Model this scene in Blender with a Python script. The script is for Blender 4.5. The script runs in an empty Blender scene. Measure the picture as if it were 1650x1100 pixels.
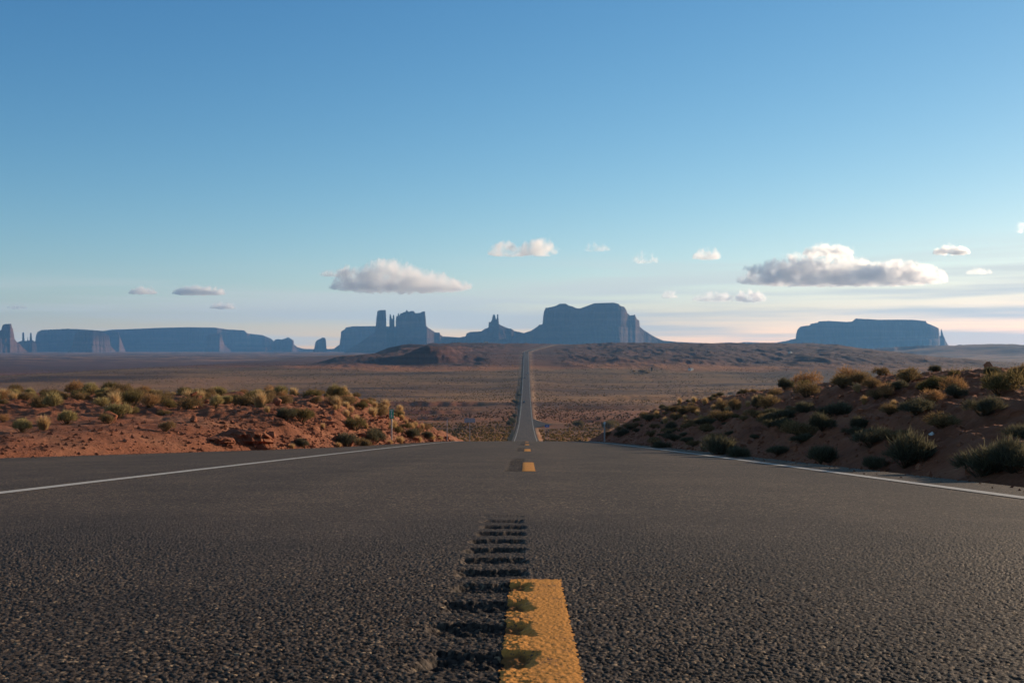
import bpy, bmesh, math, random
import numpy as np
from mathutils import Vector, Euler

random.seed(7)
RNG = np.random.default_rng(11)
SC = bpy.context.scene
COL = SC.collection
R = math.radians

# ------------------------------------------------------------------ camera
EYE = .451
FPX = 1750.0                      # focal length in pixels of a 1650 px wide frame
cam = bpy.data.cameras.new("camera")
cam_o = bpy.data.objects.new("camera", cam)
COL.objects.link(cam_o)
cam_o.location = (0, 0, EYE)
YAW, PITCH = math.atan(23 / FPX), math.atan(10 / FPX)
cam_o.rotation_euler = (math.pi / 2 + PITCH, 0, YAW)
cam.sensor_width = 36
cam.lens = 36 * FPX / 1650
cam.clip_start = .05
cam.clip_end = 200000
cam.dof.use_dof = True
cam.dof.focus_distance = 5.0
cam.dof.aperture_fstop = 14.0
SC.camera = cam_o

# ------------------------------------------------------------------ sky + sun
SUN_EL, SUN_AZ = R(11.2), R(50)
world = bpy.data.worlds.new("World")
SC.world = world
world.use_nodes = True
wt = world.node_tree
wt.nodes.clear()
W_out = wt.nodes.new('ShaderNodeOutputWorld')
W_bg = wt.nodes.new('ShaderNodeBackground')
sky = wt.nodes.new('ShaderNodeTexSky')
sky.sky_type = 'NISHITA'
sky.sun_disc = False
sky.sun_elevation = SUN_EL
sky.sun_rotation = SUN_AZ
sky.altitude = 1600
sky.air_density = 1.0
sky.dust_density = .25
sky.ozone_density = 2.0
SKY_S = .100
W_bg.inputs['Strength'].default_value = SKY_S
# thin high cirrus near the horizon: noise streaks in sky direction
wc = wt.nodes.new('ShaderNodeTexCoord')
wm = wt.nodes.new('ShaderNodeMapping'); wm.inputs['Scale'].default_value = (1.6, 1.6, 34)
wn = wt.nodes.new('ShaderNodeTexNoise'); wn.inputs['Scale'].default_value = 2.0
wn.inputs['Detail'].default_value = 5; wn.inputs['Roughness'].default_value = .5
wr = wt.nodes.new('ShaderNodeMapRange'); wr.interpolation_type = 'SMOOTHSTEP'
wr.inputs['From Min'].default_value = .40; wr.inputs['From Max'].default_value = .62
ws = wt.nodes.new('ShaderNodeSeparateXYZ')
wl = wt.nodes.new('ShaderNodeMapRange'); wl.interpolation_type = 'SMOOTHSTEP'
wl.inputs['From Min'].default_value = .092; wl.inputs['From Max'].default_value = .035
wmul = wt.nodes.new('ShaderNodeMath'); wmul.operation = 'MULTIPLY'
wmul2 = wt.nodes.new('ShaderNodeMath'); wmul2.operation = 'MULTIPLY'; wmul2.inputs[1].default_value = .85
wmix = wt.nodes.new('ShaderNodeMix'); wmix.data_type = 'RGBA'
wmix.inputs['B'].default_value = (5.75, 5.9, 5.7, 1)
L = wt.links.new
L(wc.outputs['Generated'], wm.inputs['Vector']); L(wm.outputs[0], wn.inputs['Vector'])
L(wn.outputs['Fac'], wr.inputs['Value']); L(wc.outputs['Generated'], ws.inputs[0])
wtilt = wt.nodes.new('ShaderNodeMath'); wtilt.operation = 'MULTIPLY_ADD'
wtilt.inputs[1].default_value = -.045
L(ws.outputs['X'], wtilt.inputs[0]); L(ws.outputs['Z'], wtilt.inputs[2])
L(wtilt.outputs[0], wl.inputs['Value'])
L(wr.outputs[0], wmul.inputs[0]); L(wl.outputs[0], wmul.inputs[1]); L(wmul.outputs[0], wmul2.inputs[0])
L(wmul2.outputs[0], wmix.inputs['Factor'])
# colour response of the sky per channel (deeper blue away from the sun, warmer horizon)
wsep = wt.nodes.new('ShaderNodeSeparateColor'); wcomb = wt.nodes.new('ShaderNodeCombineColor')
L(sky.outputs[0], wsep.inputs[0])
for ch, (k, p) in enumerate(((1.64, 1.58), (1.12, 1.13), (.96, .82))):
    a = wt.nodes.new('ShaderNodeMath'); a.operation = 'MULTIPLY'; a.inputs[1].default_value = .13
    b = wt.nodes.new('ShaderNodeMath'); b.operation = 'POWER'; b.inputs[1].default_value = p
    c = wt.nodes.new('ShaderNodeMath'); c.operation = 'MULTIPLY'; c.inputs[1].default_value = k / .13
    L(wsep.outputs[ch], a.inputs[0]); L(a.outputs[0], b.inputs[0]); L(b.outputs[0], c.inputs[0]); L(c.outputs[0], wcomb.inputs[ch])
# unseen sky overhead: warm tint added so shade on the ground stays neutral
wup = wt.nodes.new('ShaderNodeMapRange'); wup.interpolation_type = 'SMOOTHSTEP'
wup.inputs['From Min'].default_value = .34; wup.inputs['From Max'].default_value = .62
L(ws.outputs['Z'], wup.inputs['Value'])
wv = wt.nodes.new('ShaderNodeMix'); wv.data_type = 'RGBA'; wv.blend_type = 'MULTIPLY'; wv.inputs['Factor'].default_value = 1
wv.inputs['B'].default_value = (1.08, .86, .66, 1); L(sky.outputs[0], wv.inputs['A'])
wz = wt.nodes.new('ShaderNodeMix'); wz.data_type = 'RGBA'
L(wup.outputs[0], wz.inputs['Factor']); L(wcomb.outputs[0], wz.inputs['A']); L(wv.outputs['Result'], wz.inputs['B'])
L(wz.outputs['Result'], wmix.inputs['A'])
L(wmix.outputs['Result'], W_bg.inputs['Color']); L(W_bg.outputs[0], W_out.inputs['Surface'])

sun = bpy.data.lights.new("sun", 'SUN')
sun.energy = 4.9
sun.angle = R(.5)
sun.color = (1.0, .77, .53)
sun_o = bpy.data.objects.new("sun", sun)
COL.objects.link(sun_o)
SDIR = Vector((math.sin(SUN_AZ) * math.cos(SUN_EL), math.cos(SUN_AZ) * math.cos(SUN_EL), math.sin(SUN_EL)))
sun_o.rotation_euler = SDIR.to_track_quat('Z', 'Y').to_euler()
sun_o.location = (50, 30, 60)

SC.view_settings.view_transform = 'Standard'
SC.view_settings.look = 'None'
SC.view_settings.exposure = .36
SC.view_settings.gamma = 1
SC.cycles.volume_bounces = 14
SC.cycles.max_bounces = 16

# ------------------------------------------------------------------ helpers
def tag(o, label=None, cat=None, group=None, kind=None):
    if label: o['label'] = label
    if cat: o['category'] = cat
    if group: o['group'] = group
    if kind: o['kind'] = kind
    return o

def empty(name, loc=(0, 0, 0), rz=0):
    o = bpy.data.objects.new(name, None)
    o.location = loc; o.rotation_euler = (0, 0, rz); o.empty_display_size = .3
    COL.objects.link(o)
    return o

def obj(name, me, mat=None, parent=None):
    if mat is not None and not me.materials: me.materials.append(mat)
    o = bpy.data.objects.new(name, me)
    COL.objects.link(o)
    if parent: o.parent = parent
    return o

def mesh_np(name, V, F, smooth=True):
    """V (n,3) float, F (m,k) int faces of one size k"""
    V = np.ascontiguousarray(V, dtype=np.float32); F = np.ascontiguousarray(F, dtype=np.int32)
    me = bpy.data.meshes.new(name)
    k = F.shape[1]
    me.vertices.add(len(V)); me.vertices.foreach_set('co', V.ravel())
    me.loops.add(F.size); me.loops.foreach_set('vertex_index', F.ravel())
    me.polygons.add(len(F))
    me.polygons.foreach_set('loop_start', np.arange(0, F.size, k, dtype=np.int32))
    me.polygons.foreach_set('use_smooth', np.full(len(F), smooth))
    me.update(calc_edges=True)
    return me

def fattr(me, name, vals):
    a = me.attributes.new(name, 'FLOAT', 'POINT')
    a.data.foreach_set('value', np.ascontiguousarray(vals, dtype=np.float32).ravel())

def cattr(me, name, rgb):
    a = me.attributes.new(name, 'FLOAT_COLOR', 'POINT')
    c = np.ones((len(rgb), 4), dtype=np.float32); c[:, :3] = rgb
    a.data.foreach_set('color', c.ravel())

def grid_faces(nr, nc, off=0, flip=False):
    i = np.arange(nr - 1)[:, None] * nc + np.arange(nc - 1)[None, :]
    q = np.stack([i, i + 1, i + nc + 1, i + nc], -1).reshape(-1, 4) + off
    return q[:, ::-1] if flip else q

def copy_tree(o, parent=None):
    c = o.copy(); COL.objects.link(c)
    if parent is not None: c.parent = parent
    for ch in list(o.children): copy_tree(ch, c)
    return c

def smooth(x, a, b):
    t = np.clip((x - a) / (b - a), 0, 1)
    return t * t * (3 - 2 * t)

def _hash(i, j, s):
    h = (i.astype(np.int64) * 374761393 + j.astype(np.int64) * 668265263 + s * 974711) & 0xffffffff
    h = ((h ^ (h >> 13)) * 1274126177) & 0xffffffff
    h = h ^ (h >> 16)
    return h

def pn(x, y, s=0):
    x = np.asarray(x, float); y = np.asarray(y, float)
    i = np.floor(x); j = np.floor(y); fx = x - i; fy = y - j
    i = i.astype(np.int64); j = j.astype(np.int64)
    u = fx * fx * fx * (fx * (fx * 6 - 15) + 10); v = fy * fy * fy * (fy * (fy * 6 - 15) + 10)
    def g(a, b, dx, dy):
        t = _hash(a, b, s) * (2 * math.pi / 4294967296.0)
        return np.cos(t) * dx + np.sin(t) * dy
    n00 = g(i, j, fx, fy); n10 = g(i + 1, j, fx - 1, fy)
    n01 = g(i, j + 1, fx, fy - 1); n11 = g(i + 1, j + 1, fx - 1, fy - 1)
    a = n00 + u * (n10 - n00); b = n01 + u * (n11 - n01)
    return (a + v * (b - a)) * 1.5

def fbm(x, y, s=0, o=4, gain=.5):
    t = 0; a = 1.0
    for k in range(o):
        t = t + a * pn(x * 2 ** k, y * 2 ** k, s + 17 * k); a *= gain
    return t

def ridged(x, y, s=0, o=4):
    t = 0; a = 1.0
    for k in range(o):
        t = t + a * (1 - 2 * np.abs(pn(x * 2 ** k, y * 2 ** k, s + 31 * k))); a *= .5
    return t / 2

def pchip(xs, ys):
    xs = np.array(xs, float); ys = np.array(ys, float)
    h = np.diff(xs); d = np.diff(ys) / h
    m = np.zeros(len(xs)); m[0] = d[0]; m[-1] = d[-1]
    for k in range(1, len(xs) - 1):
        if d[k - 1] * d[k] > 0:
            w1 = 2 * h[k] + h[k - 1]; w2 = h[k] + 2 * h[k - 1]
            m[k] = (w1 + w2) / (w1 / d[k - 1] + w2 / d[k])
    def f(x):
        x = np.asarray(x, float)
        k = np.clip(np.searchsorted(xs, x) - 1, 0, len(h) - 1)
        t = (x - xs[k]) / h[k]
        t2 = t * t; t3 = t2 * t
        r = (2 * t3 - 3 * t2 + 1) * ys[k] + (t3 - 2 * t2 + t) * h[k] * m[k] + (-2 * t3 + 3 * t2) * ys[k + 1] + (t3 - t2) * h[k] * m[k + 1]
        r = np.where(x < xs[0], ys[0] + (x - xs[0]) * m[0], r)
        return np.where(x > xs[-1], ys[-1] + (x - xs[-1]) * m[-1], r)
    return f

# ------------------------------------------------------------------ materials
def nmat(name):
    m = bpy.data.materials.new(name); m.use_nodes = True
    nt = m.node_tree
    b = nt.nodes['Principled BSDF']
    b.inputs['Roughness'].default_value = .9
    b.inputs['Specular IOR Level'].default_value = .2
    return m, nt, b

def N(nt, t, **kw):
    n = nt.nodes.new(t)
    for k, v in kw.items():
        if k in n.inputs: n.inputs[k].default_value = v
        else: setattr(n, k, v)
    return n

def noise(nt, scale, detail=4, rough=.55, vec=None, mscale=None):
    n = N(nt, 'ShaderNodeTexNoise', Scale=scale, Detail=detail, Roughness=rough)
    if vec is not None:
        if mscale:
            mp = N(nt, 'ShaderNodeMapping'); mp.inputs['Scale'].default_value = mscale
            nt.links.new(vec, mp.inputs[0]); vec = mp.outputs[0]
        nt.links.new(vec, n.inputs['Vector'])
    return n

def ramp(nt, fac, stops):
    r = nt.nodes.new('ShaderNodeValToRGB')
    e = r.color_ramp.elements
    while len(e) < len(stops): e.new(.5)
    for el, (p, c) in zip(e, stops):
        el.position = p; el.color = (*c, 1)
    nt.links.new(fac, r.inputs[0])
    return r.outputs[0]

def mix(nt, fac, a, b, mode='MIX'):
    m = nt.nodes.new('ShaderNodeMix'); m.data_type = 'RGBA'; m.blend_type = mode
    for s, v in (('Factor', fac), ('A', a), ('B', b)):
        if isinstance(v, (int, float)): m.inputs[s].default_value = v
        elif isinstance(v, tuple): m.inputs[s].default_value = (*v, 1)
        else: nt.links.new(v, m.inputs[s])
    return m.outputs['Result']

def bump(nt, b, h, strength, dist):
    n = N(nt, 'ShaderNodeBump', Strength=strength, Distance=dist)
    nt.links.new(h, n.inputs['Height']); nt.links.new(n.outputs[0], b.inputs['Normal'])

def plain(name, col, rough=.6, spec=.3, metal=0, var=.12, scale=8):
    m, nt, b = nmat(name)
    tc = N(nt, 'ShaderNodeTexCoord')
    n = noise(nt, scale, 4, .6, tc.outputs['Object'])
    c = ramp(nt, n.outputs['Fac'], [(.3, tuple(x * (1 - var) for x in col)), (.7, tuple(min(1, x * (1 + var)) for x in col))])
    nt.links.new(c, b.inputs['Base Color'])
    b.inputs['Roughness'].default_value = rough; b.inputs['Specular IOR Level'].default_value = spec
    b.inputs['Metallic'].default_value = metal
    return m

def soil_material():
    m, nt, b = nmat("desert_soil")
    g = N(nt, 'ShaderNodeNewGeometry'); P = g.outputs['Position']
    n1 = noise(nt, .35, 6, .6, P); n2 = noise(nt, 6.0, 5, .65, P); n3 = noise(nt, .02, 6, .6, P)
    soil = ramp(nt, n1.outputs['Fac'], [(.3, (.188, .069, .040)), (.5, (.272, .106, .060)), (.7, (.345, .162, .096))])
    soil = mix(nt, .55, soil, ramp(nt, n2.outputs['Fac'], [(.3, (.35, .35, .35)), (.7, (.75, .75, .75))]), 'OVERLAY')
    # valley scrub cover seen from afar: bands of tan grass, olive sage and bare ground
    st = noise(nt, .010, 5, .6, P, (.35, 1, 1)); fine = noise(nt, .5, 4, .75, P)
    scrub = ramp(nt, st.outputs['Fac'], [(.37, (.090, .046, .030)), (.45, (.20, .106, .056)), (.53, (.31, .17, .078)), (.62, (.40, .205, .10))])
    scrub = mix(nt, .85, scrub, ramp(nt, fine.outputs['Fac'], [(.36, (.26, .24, .22)), (.62, (.70, .66, .62))]), 'OVERLAY')
    at = N(nt, 'ShaderNodeAttribute', attribute_name='veg')
    ap = N(nt, 'ShaderNodeAttribute', attribute_name='pale')
    af = N(nt, 'ShaderNodeAttribute', attribute_name='bench')
    st2 = noise(nt, .012, 5, .6, P, (.3, .5, 14))
    soil = mix(nt, af.outputs['Fac'], soil, ramp(nt, st2.outputs['Fac'], [(.35, (.105, .055, .042)), (.55, (.17, .082, .056)), (.7, (.24, .12, .08))]))
    f = N(nt, 'ShaderNodeMath', operation='MULTIPLY_ADD'); f.inputs[1].default_value = 1.05
    nt.links.new(n3.outputs['Fac'], f.inputs[2]); nt.links.new(at.outputs['Fac'], f.inputs[0])
    mr = N(nt, 'ShaderNodeMapRange', interpolation_type='SMOOTHSTEP'); mr.inputs['From Min'].default_value = .55; mr.inputs['From Max'].default_value = 1.25
    nt.links.new(f.outputs[0], mr.inputs['Value'])
    c = mix(nt, mr.outputs[0], soil, scrub)
    ab = N(nt, 'ShaderNodeAttribute', attribute_name='belt')
    c = mix(nt, 1.0, c, ab.outputs['Color'], 'MULTIPLY')
    c = mix(nt, ap.outputs['Fac'], c, (.40, .25, .15))
    nt.links.new(c, b.inputs['Base Color'])
    b.inputs['Roughness'].default_value = .95; b.inputs['Specular IOR Level'].default_value = .1
    hh = N(nt, 'ShaderNodeMath', operation='ADD')
    nb = noise(nt, 14, 6, .7, P); nt.links.new(nb.outputs['Fac'], hh.inputs[0]); nt.links.new(n2.outputs['Fac'], hh.inputs[1])
    bump(nt, b, hh.outputs[0], .9, .06)
    return m

def asphalt_material():
    m, nt, b = nmat("asphalt")
    g = N(nt, 'ShaderNodeNewGeometry'); P = g.outputs['Position']
    v = N(nt, 'ShaderNodeTexVoronoi', Scale=108.0); nt.links.new(P, v.inputs['Vector'])
    sep = N(nt, 'ShaderNodeSeparateColor'); nt.links.new(v.outputs['Color'], sep.inputs[0])
    ta = N(nt, 'ShaderNodeAttribute', attribute_name='tone')
    gt = N(nt, 'ShaderNodeAttribute', attribute_name='near')
    tm = N(nt, 'ShaderNodeMix'); nt.links.new(gt.outputs['Fac'], tm.inputs['Factor']); nt.links.new(sep.outputs[0], tm.inputs['A']); nt.links.new(ta.outputs['Fac'], tm.inputs['B'])
    stone = ramp(nt, tm.outputs['Result'], [(0, (.040, .031, .026)), (.45, (.072, .056, .046)), (.8, (.118, .090, .071)), (.95, (.23, .165, .11)), (1, (.45, .33, .21))])
    big = noise(nt, 1.1, 6, .62, P); lane = noise(nt, .5, 4, .6, P, (1.6, .06, 1))
    tone = ramp(nt, big.outputs['Fac'], [(.3, (.37, .37, .385)), (.7, (.62, .605, .59))])
    c = mix(nt, .85, stone, tone, 'OVERLAY')
    tl = ramp(nt, lane.outputs['Fac'], [(.35, (.38, .385, .40)), (.65, (.62, .605, .59))])
    c = mix(nt, .7, c, tl, 'OVERLAY')
    sa = N(nt, 'ShaderNodeAttribute', attribute_name='stone')
    sm = N(nt, 'ShaderNodeMapRange'); sm.inputs['From Min'].default_value = -.25; sm.inputs['From Max'].default_value = .30
    nt.links.new(sa.outputs['Fac'], sm.inputs['Value'])
    c = mix(nt, sm.outputs[0], (.016, .014, .014), c)
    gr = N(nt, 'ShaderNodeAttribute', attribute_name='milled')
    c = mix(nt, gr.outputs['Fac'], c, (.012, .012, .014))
    nt.links.new(c, b.inputs['Base Color'])
    b.inputs['Roughness'].default_value = .75; b.inputs['Specular IOR Level'].default_value = .09
    nb = noise(nt, 260, 3, .6, P)
    ad = N(nt, 'ShaderNodeMath', operation='MULTIPLY_ADD'); ad.inputs[1].default_value = -1.0
    nt.links.new(v.outputs['Distance'], ad.inputs[0]); nt.links.new(nb.outputs['Fac'], ad.inputs[2])
    bump(nt, b, ad.outputs[0], .35, .004)
    return m

def paint_material(name, col, wear, under=(.07, .065, .06)):
    m, nt, b = nmat(name)
    g = N(nt, 'ShaderNodeNewGeometry'); P = g.outputs['Position']
    n = noise(nt, 150, 4, .7, P); n2 = noise(nt, 14, 4, .6, P)
    s = N(nt, 'ShaderNodeMath', operation='MULTIPLY_ADD'); s.inputs[1].default_value = .6
    nt.links.new(n2.outputs['Fac'], s.inputs[0]); nt.links.new(n.outputs['Fac'], s.inputs[2])
    mr = N(nt, 'ShaderNodeMapRange'); mr.inputs['From Min'].default_value = .8 + wear; mr.inputs['From Max'].default_value = .92 + wear
    nt.links.new(s.outputs[0], mr.inputs['Value'])
    base = ramp(nt, n.outputs['Fac'], [(.3, tuple(x * .68 for x in col)), (.7, tuple(min(1, x * 1.12) for x in col))])
    c = mix(nt, mr.outputs[0], base, under)
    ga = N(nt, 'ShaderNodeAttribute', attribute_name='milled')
    nt.links.new(mix(nt, ga.outputs['Fac'], c, (.105, .052, .030)), b.inputs['Base Color'])  # brown tone in the grooves: worn paint plus groove shade painted in
    b.inputs['Roughness'].default_value = .8; b.inputs['Specular IOR Level'].default_value = .05
    bump(nt, b, n.outputs['Fac'], .5, .003)
    return m

def rock_material(name, dark, mid, light, scale):
    """sandstone: strata by height, vertical streaks and blotches"""
    m, nt, b = nmat(name)
    g = N(nt, 'ShaderNodeNewGeometry'); P = g.outputs['Position']
    s1 = noise(nt, scale, 5, .6, P, (.12, .12, 2.2)); s2 = noise(nt, scale * 2.5, 5, .65, P, (1.6, 1.6, .15))
    bl = noise(nt, scale * .8, 5, .6, P)
    c = ramp(nt, s1.outputs['Fac'], [(.32, dark), (.5, mid), (.68, light)])
    c = mix(nt, .5, c, ramp(nt, s2.outputs['Fac'], [(.3, (.3, .3, .3)), (.7, (.66, .66, .66))]), 'OVERLAY')
    c = mix(nt, .4, c, ramp(nt, bl.outputs['Fac'], [(.3, (.34, .34, .34)), (.7, (.62, .62, .62))]), 'OVERLAY')
    nt.links.new(c, b.inputs['Base Color'])
    b.inputs['Roughness'].default_value = .95; b.inputs['Specular IOR Level'].default_value = .1
    bump(nt, b, s2.outputs['Fac'], .35, .3 / scale)
    return m

def plant_material():
    m = bpy.data.materials.new("dry_foliage"); m.use_nodes = True
    nt = m.node_tree; nt.nodes.clear()
    out = N(nt, 'ShaderNodeOutputMaterial')
    a = N(nt, 'ShaderNodeAttribute', attribute_name='Col')
    d = N(nt, 'ShaderNodeBsdfDiffuse'); t = N(nt, 'ShaderNodeBsdfTranslucent'); mx = N(nt, 'ShaderNodeMixShader', Fac=.42)
    oi = N(nt, 'ShaderNodeObjectInfo')
    c = mix(nt, .6, a.outputs['Color'], ramp(nt, oi.outputs['Random'], [(0, (.38, .39, .36)), (1, (.62, .59, .56))]), 'OVERLAY')
    nt.links.new(c, d.inputs[0]); nt.links.new(c, t.inputs[0])
    nt.links.new(d.outputs[0], mx.inputs[1]); nt.links.new(t.outputs[0], mx.inputs[2]); nt.links.new(mx.outputs[0], out.inputs[0])
    return m

M_SOIL = soil_material()
M_ASPH = asphalt_material()
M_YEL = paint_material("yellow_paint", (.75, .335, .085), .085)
M_WHITE = paint_material("white_paint", (.62, .60, .57), .14)
M_MESA = rock_material("mesa_sandstone", (.085, .045, .033), (.115, .06, .044), (.165, .088, .062), .012)
M_ROCK = rock_material("bank_sandstone", (.17, .06, .035), (.27, .10, .055), (.36, .16, .095), 2.5)
M_PLANT = plant_material()
M_STEEL = plain("galvanised_steel", (.46, .44, .42), .6, .3, 0)
M_GREEN = plain("green_sign_sheet", (.015, .36, .24), .4, .4, 0, .06)
M_SWHITE = plain("white_lettering", (.75, .76, .75), .4, .4, 0, .03)
M_BLUE = plain("blue_sign_sheet", (.02, .10, .42), .4, .4, 0, .06)
M_ALU = plain("bare_aluminium_back", (.36, .34, .40), .5, .4, .2, .08, 3)
M_CWHITE = plain("white_car_paint", (.75, .75, .75), .25, .5, 0, .03)
M_CDARK = plain("dark_car_paint", (.03, .035, .045), .25, .5, 0, .05)
M_GLASS = plain("dark_window_glass", (.02, .025, .03), .08, .6, 0, .02)
M_TYRE = plain("black_rubber", (.015, .015, .015), .8, .2)
M_WALL = plain("white_house_wall", (.70, .69, .66), .8, .2)
M_ROOF = plain("grey_house_roof", (.22, .21, .21), .7, .2)
M_LAMP = plain("headlamp_lens", (.8, .8, .78), .1, .8, 0, .02)

# ------------------------------------------------------------------ ground shape
P_road = pchip([0, 6, 55, 65, 80, 100, 150, 200, 250, 300, 350, 450, 620, 800, 920, 1050, 1150, 1420, 1740, 2000, 2100, 2300, 2500, 2800],
               [.451, .903, 4.75, 5.58, 7.0, 9.0, 14.6, 19.4, 23.7, 27.2, 30.0, 35.3, 41.8, 44.3, 44.4, 43.5, 41.2, 33.3, 18.9, 10.3, 6.3, -.5, -6.5, -7.5])
QL = pchip([-300, -100, 0, 19, 40, 58, 70, 90, 130, 200, 350, 450, 620, 800, 1000, 3000],
           [22, 7.5, -.3, -1.36, -1.78, -2.15, -3.2, -6.2, -12.2, -19.9, -30.3, -35.7, -42.2, -44.8, -45, -45])
QR = pchip([-300, -100, 0, 10, 24, 30, 40, 55, 68, 80, 100, 130, 200, 350, 450, 620, 800, 1000, 3000],
           [22, 7.5, -.2, -.18, -.18, -.42, -.88, -2.0, -3.05, -5.2, -8.5, -12.6, -20.2, -30.3, -35.7, -42.2, -44.8, -45, -45])
SB = pchip([900, 1050, 1420, 1600, 1690, 1760, 2000, 2150, 2350, 2500, 3500, 5000, 6000],
           [-45, -44.3, -34, -29.5, -25.5, -19, -11, -4.5, 3, 6.8, 6.5, -25, -40])

def tx(px):
    """tangent of the bearing (from the road's direction) of a column of the photograph"""
    return np.tan(np.arctan((np.asarray(px, float) - 825) / FPX) - YAW)

def xc(Y):
    return 66 * np.clip((np.asarray(Y, float) - 2040) / 470, 0, 3) ** 1.15

def e_left(Y):
    return np.interp(Y, [-60, 0, 19, 27, 33, 45, 60, 3000], [-10, -10, -9.2, -6.6, -5.5, -5.0, -4.75, -4.6])

def e_right(Y):
    return np.interp(Y, [-60, 3000], [4.1, 4.1])

def road_z(X, Y):
    return EYE - P_road(Y) - .004 * np.abs(X - xc(Y)) + .35 * smooth(Y, 700, 1300)

WASH = [(905, -150, -22, 4.2), (790, -140, -24, 2.2), (700, -160, -30, 1.8), (660, 14, 130, 1.8), (840, 10, 160, 1.6),
        (560, -120, -20, 1.2), (1000, 60, 260, 2.0), (1090, 130, 420, 2.4), (1010, -420, -160, 2.0)]

def height(X, Y, detail=True):
    X = np.asarray(X, float); Y = np.asarray(Y, float)
    rz = EYE - P_road(np.clip(Y, -300, 2800)) + .35 * smooth(Y, 700, 1300)
    side = smooth(X, -4, 4)
    ql = QL(np.clip(Y, -300, 3000)); qr = QR(np.clip(Y, -300, 3000))
    far = smooth(Y, 60, 400)
    # the natural surface also falls away from the bank crest sideways
    ql = ql - .02 * np.clip(-X - 25, 0, 80) * (1 - far)
    Nn = ql * (1 - side) + qr * side
    # undulation
    amp = .16 + .5 * smooth(Y, 80, 500)
    Nn = Nn + amp * fbm(X / 9, Y / 9, 3, 3) * (1 - .6 * far) + .8 * far * fbm(X / 140, Y / 140, 5, 4)
    plainm = smooth(Y, 380, 640)
    for k, (y0, x0, x1, dp) in enumerate(WASH):
        yy = Y + 16 * pn(X / 45, X * 0 + k * 3.3, 40 + k) + 5 * pn(X / 11, X * 0 + k, 50 + k)
        mx = smooth(X, x0, x0 + 25) * (1 - smooth(X, x1 - 25, x1))
        w = smooth(yy, y0 - 70, y0 - 6) * (1 - smooth(yy, y0 - 3, y0 + 5))
        Nn = Nn - dp * mx * w
    # bench with eroded scarps that the road climbs
    m1 = smooth(X, -900, -520) * (1 - smooth(X, 800, 1700))
    m2 = smooth(X + 60 * pn(X / 150, Y / 200, 8), -430 + .06 * (Y - 2000), -215) * (1 - smooth(X, 560 + .12 * (Y - 1700), 1000))
    act = smooth(Y, 1000, 1500)
    nearroad = smooth(np.abs(X - xc(Y)), 10, 70)
    warp = (120 * pn(X / 300, Y / 420, 21) + 42 * (ridged(X / 120, Y / 160, 22, 3) - .2)) * nearroad
    sb = SB(Y + warp + .22 * np.clip(np.abs(X) - 250, 0, 900) * -1)
    ramp_ = np.minimum(SB(Y), -30)
    b1 = -45 + (ramp_ + 45) * m1
    b = b1 + (sb - b1) * m2
    b = b + ((4.8 * ridged(X / 95, Y / 260, 25, 5) + 2.2 * ridged(X / 22, Y / 60, 26, 3)) * smooth(Y, 1450, 1750) * m2 * nearroad)
    # front nose left of the road
    rx = X + 165 - .10 * (Y - 1700); ry = Y - 1930
    nose = 30 * np.exp(-(np.abs(rx + 12 * pn(Y / 60, X / 60, 77)) / 58) ** 1.7) * smooth(ry, -270, -130) * (1 - smooth(ry, 150, 420))
    nose = nose + (5 * ridged(X / 35, Y / 80, 78, 4) + 2.5 * ridged(X / 13, Y / 40, 79, 3)) * smooth(nose, 2, 14)
    b = np.maximum(b, np.where(nose > .2, b1 + nose, -99))
    # second broad rise, far right, and low scarps on the left plain
    b = b + 54 * smooth(X + 300 * pn(X / 900, Y / 900, 31), 1250, 2150) * np.exp(-((Y - 4900) / 900) ** 2)
    b = b + 12 * ridged(X / 420, Y / 520, 33, 4) * smooth(Y, 2600, 3600) * (1 - smooth(Y, 9000, 12000)) * (1 - m2)
    Nn = Nn + (b + 45) * act
    wr = np.exp(-((X - xc(Y)) / (34 + .03 * np.clip(Y - 1100, 0, 900))) ** 2) * smooth(Y, 850, 1150)
    Nn = Nn * (1 - wr) + (rz - .8 + (Nn - sb) * .0 + 2.0 * fbm(X / 60, Y / 60, 87, 3) * nearroad) * wr
    # cut / fill around the road
    el = e_left(Y) + xc(Y); er = e_right(Y) + xc(Y)
    e = np.maximum(el - X, X - er)
    e = e - np.clip(Y * .0022, 0, 5) * smooth(Y, 200, 600)
    if detail:
        strata = .10 * ridged(X / .9 + .4 * pn(Y / 2.2, X / 2.2, 66), Y / 5.5, 64, 3) + .05 * ridged(X / .35, Y / 1.5, 65, 2)
        rub = smooth(e, .2, 1.6) * (1 - smooth(Y, 120, 300))
        nose_ = smooth(Y, 27, 40)
        nz = np.where(X < 0, .06 + .10 * nose_, .06) * fbm(X / 1.3, Y / 1.3, 61, 3) + np.where(X < 0, .03 + .06 * nose_, .05) * ridged(X / .45, Y / .45, 62, 2)
        nz = nz + np.where(X > 0, strata, 0)
        Nn = Nn + nz * rub
        wob = .35 * fbm(X / 3, Y / 3, 63, 3)
    else:
        nz = 0; rub = 0; wob = 0
    sl = np.where(X < 0, .52, .41 + .10 * smooth(Y, 45, 70))
    eo = np.maximum(e, 0)
    base = rz - .09 - .12 * smooth(Y, 120, 300) - .25 * smooth(Y, 500, 900)
    up = base + sl * np.maximum(eo - .4 + wob * smooth(eo, .4, 2), 0) + nz * rub * 1.6
    lo = base - .42 * eo
    k = np.where(X < 0, .5, .9) * smooth(eo, .0, 1.5) + 1e-4
    h = np.clip(.5 + .5 * (up - Nn) / k, 0, 1)
    z = up * (1 - h) + Nn * h - k * h * (1 - h)
    z = np.maximum(z, lo)
    return np.where(e <= 0, base, z)

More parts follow.
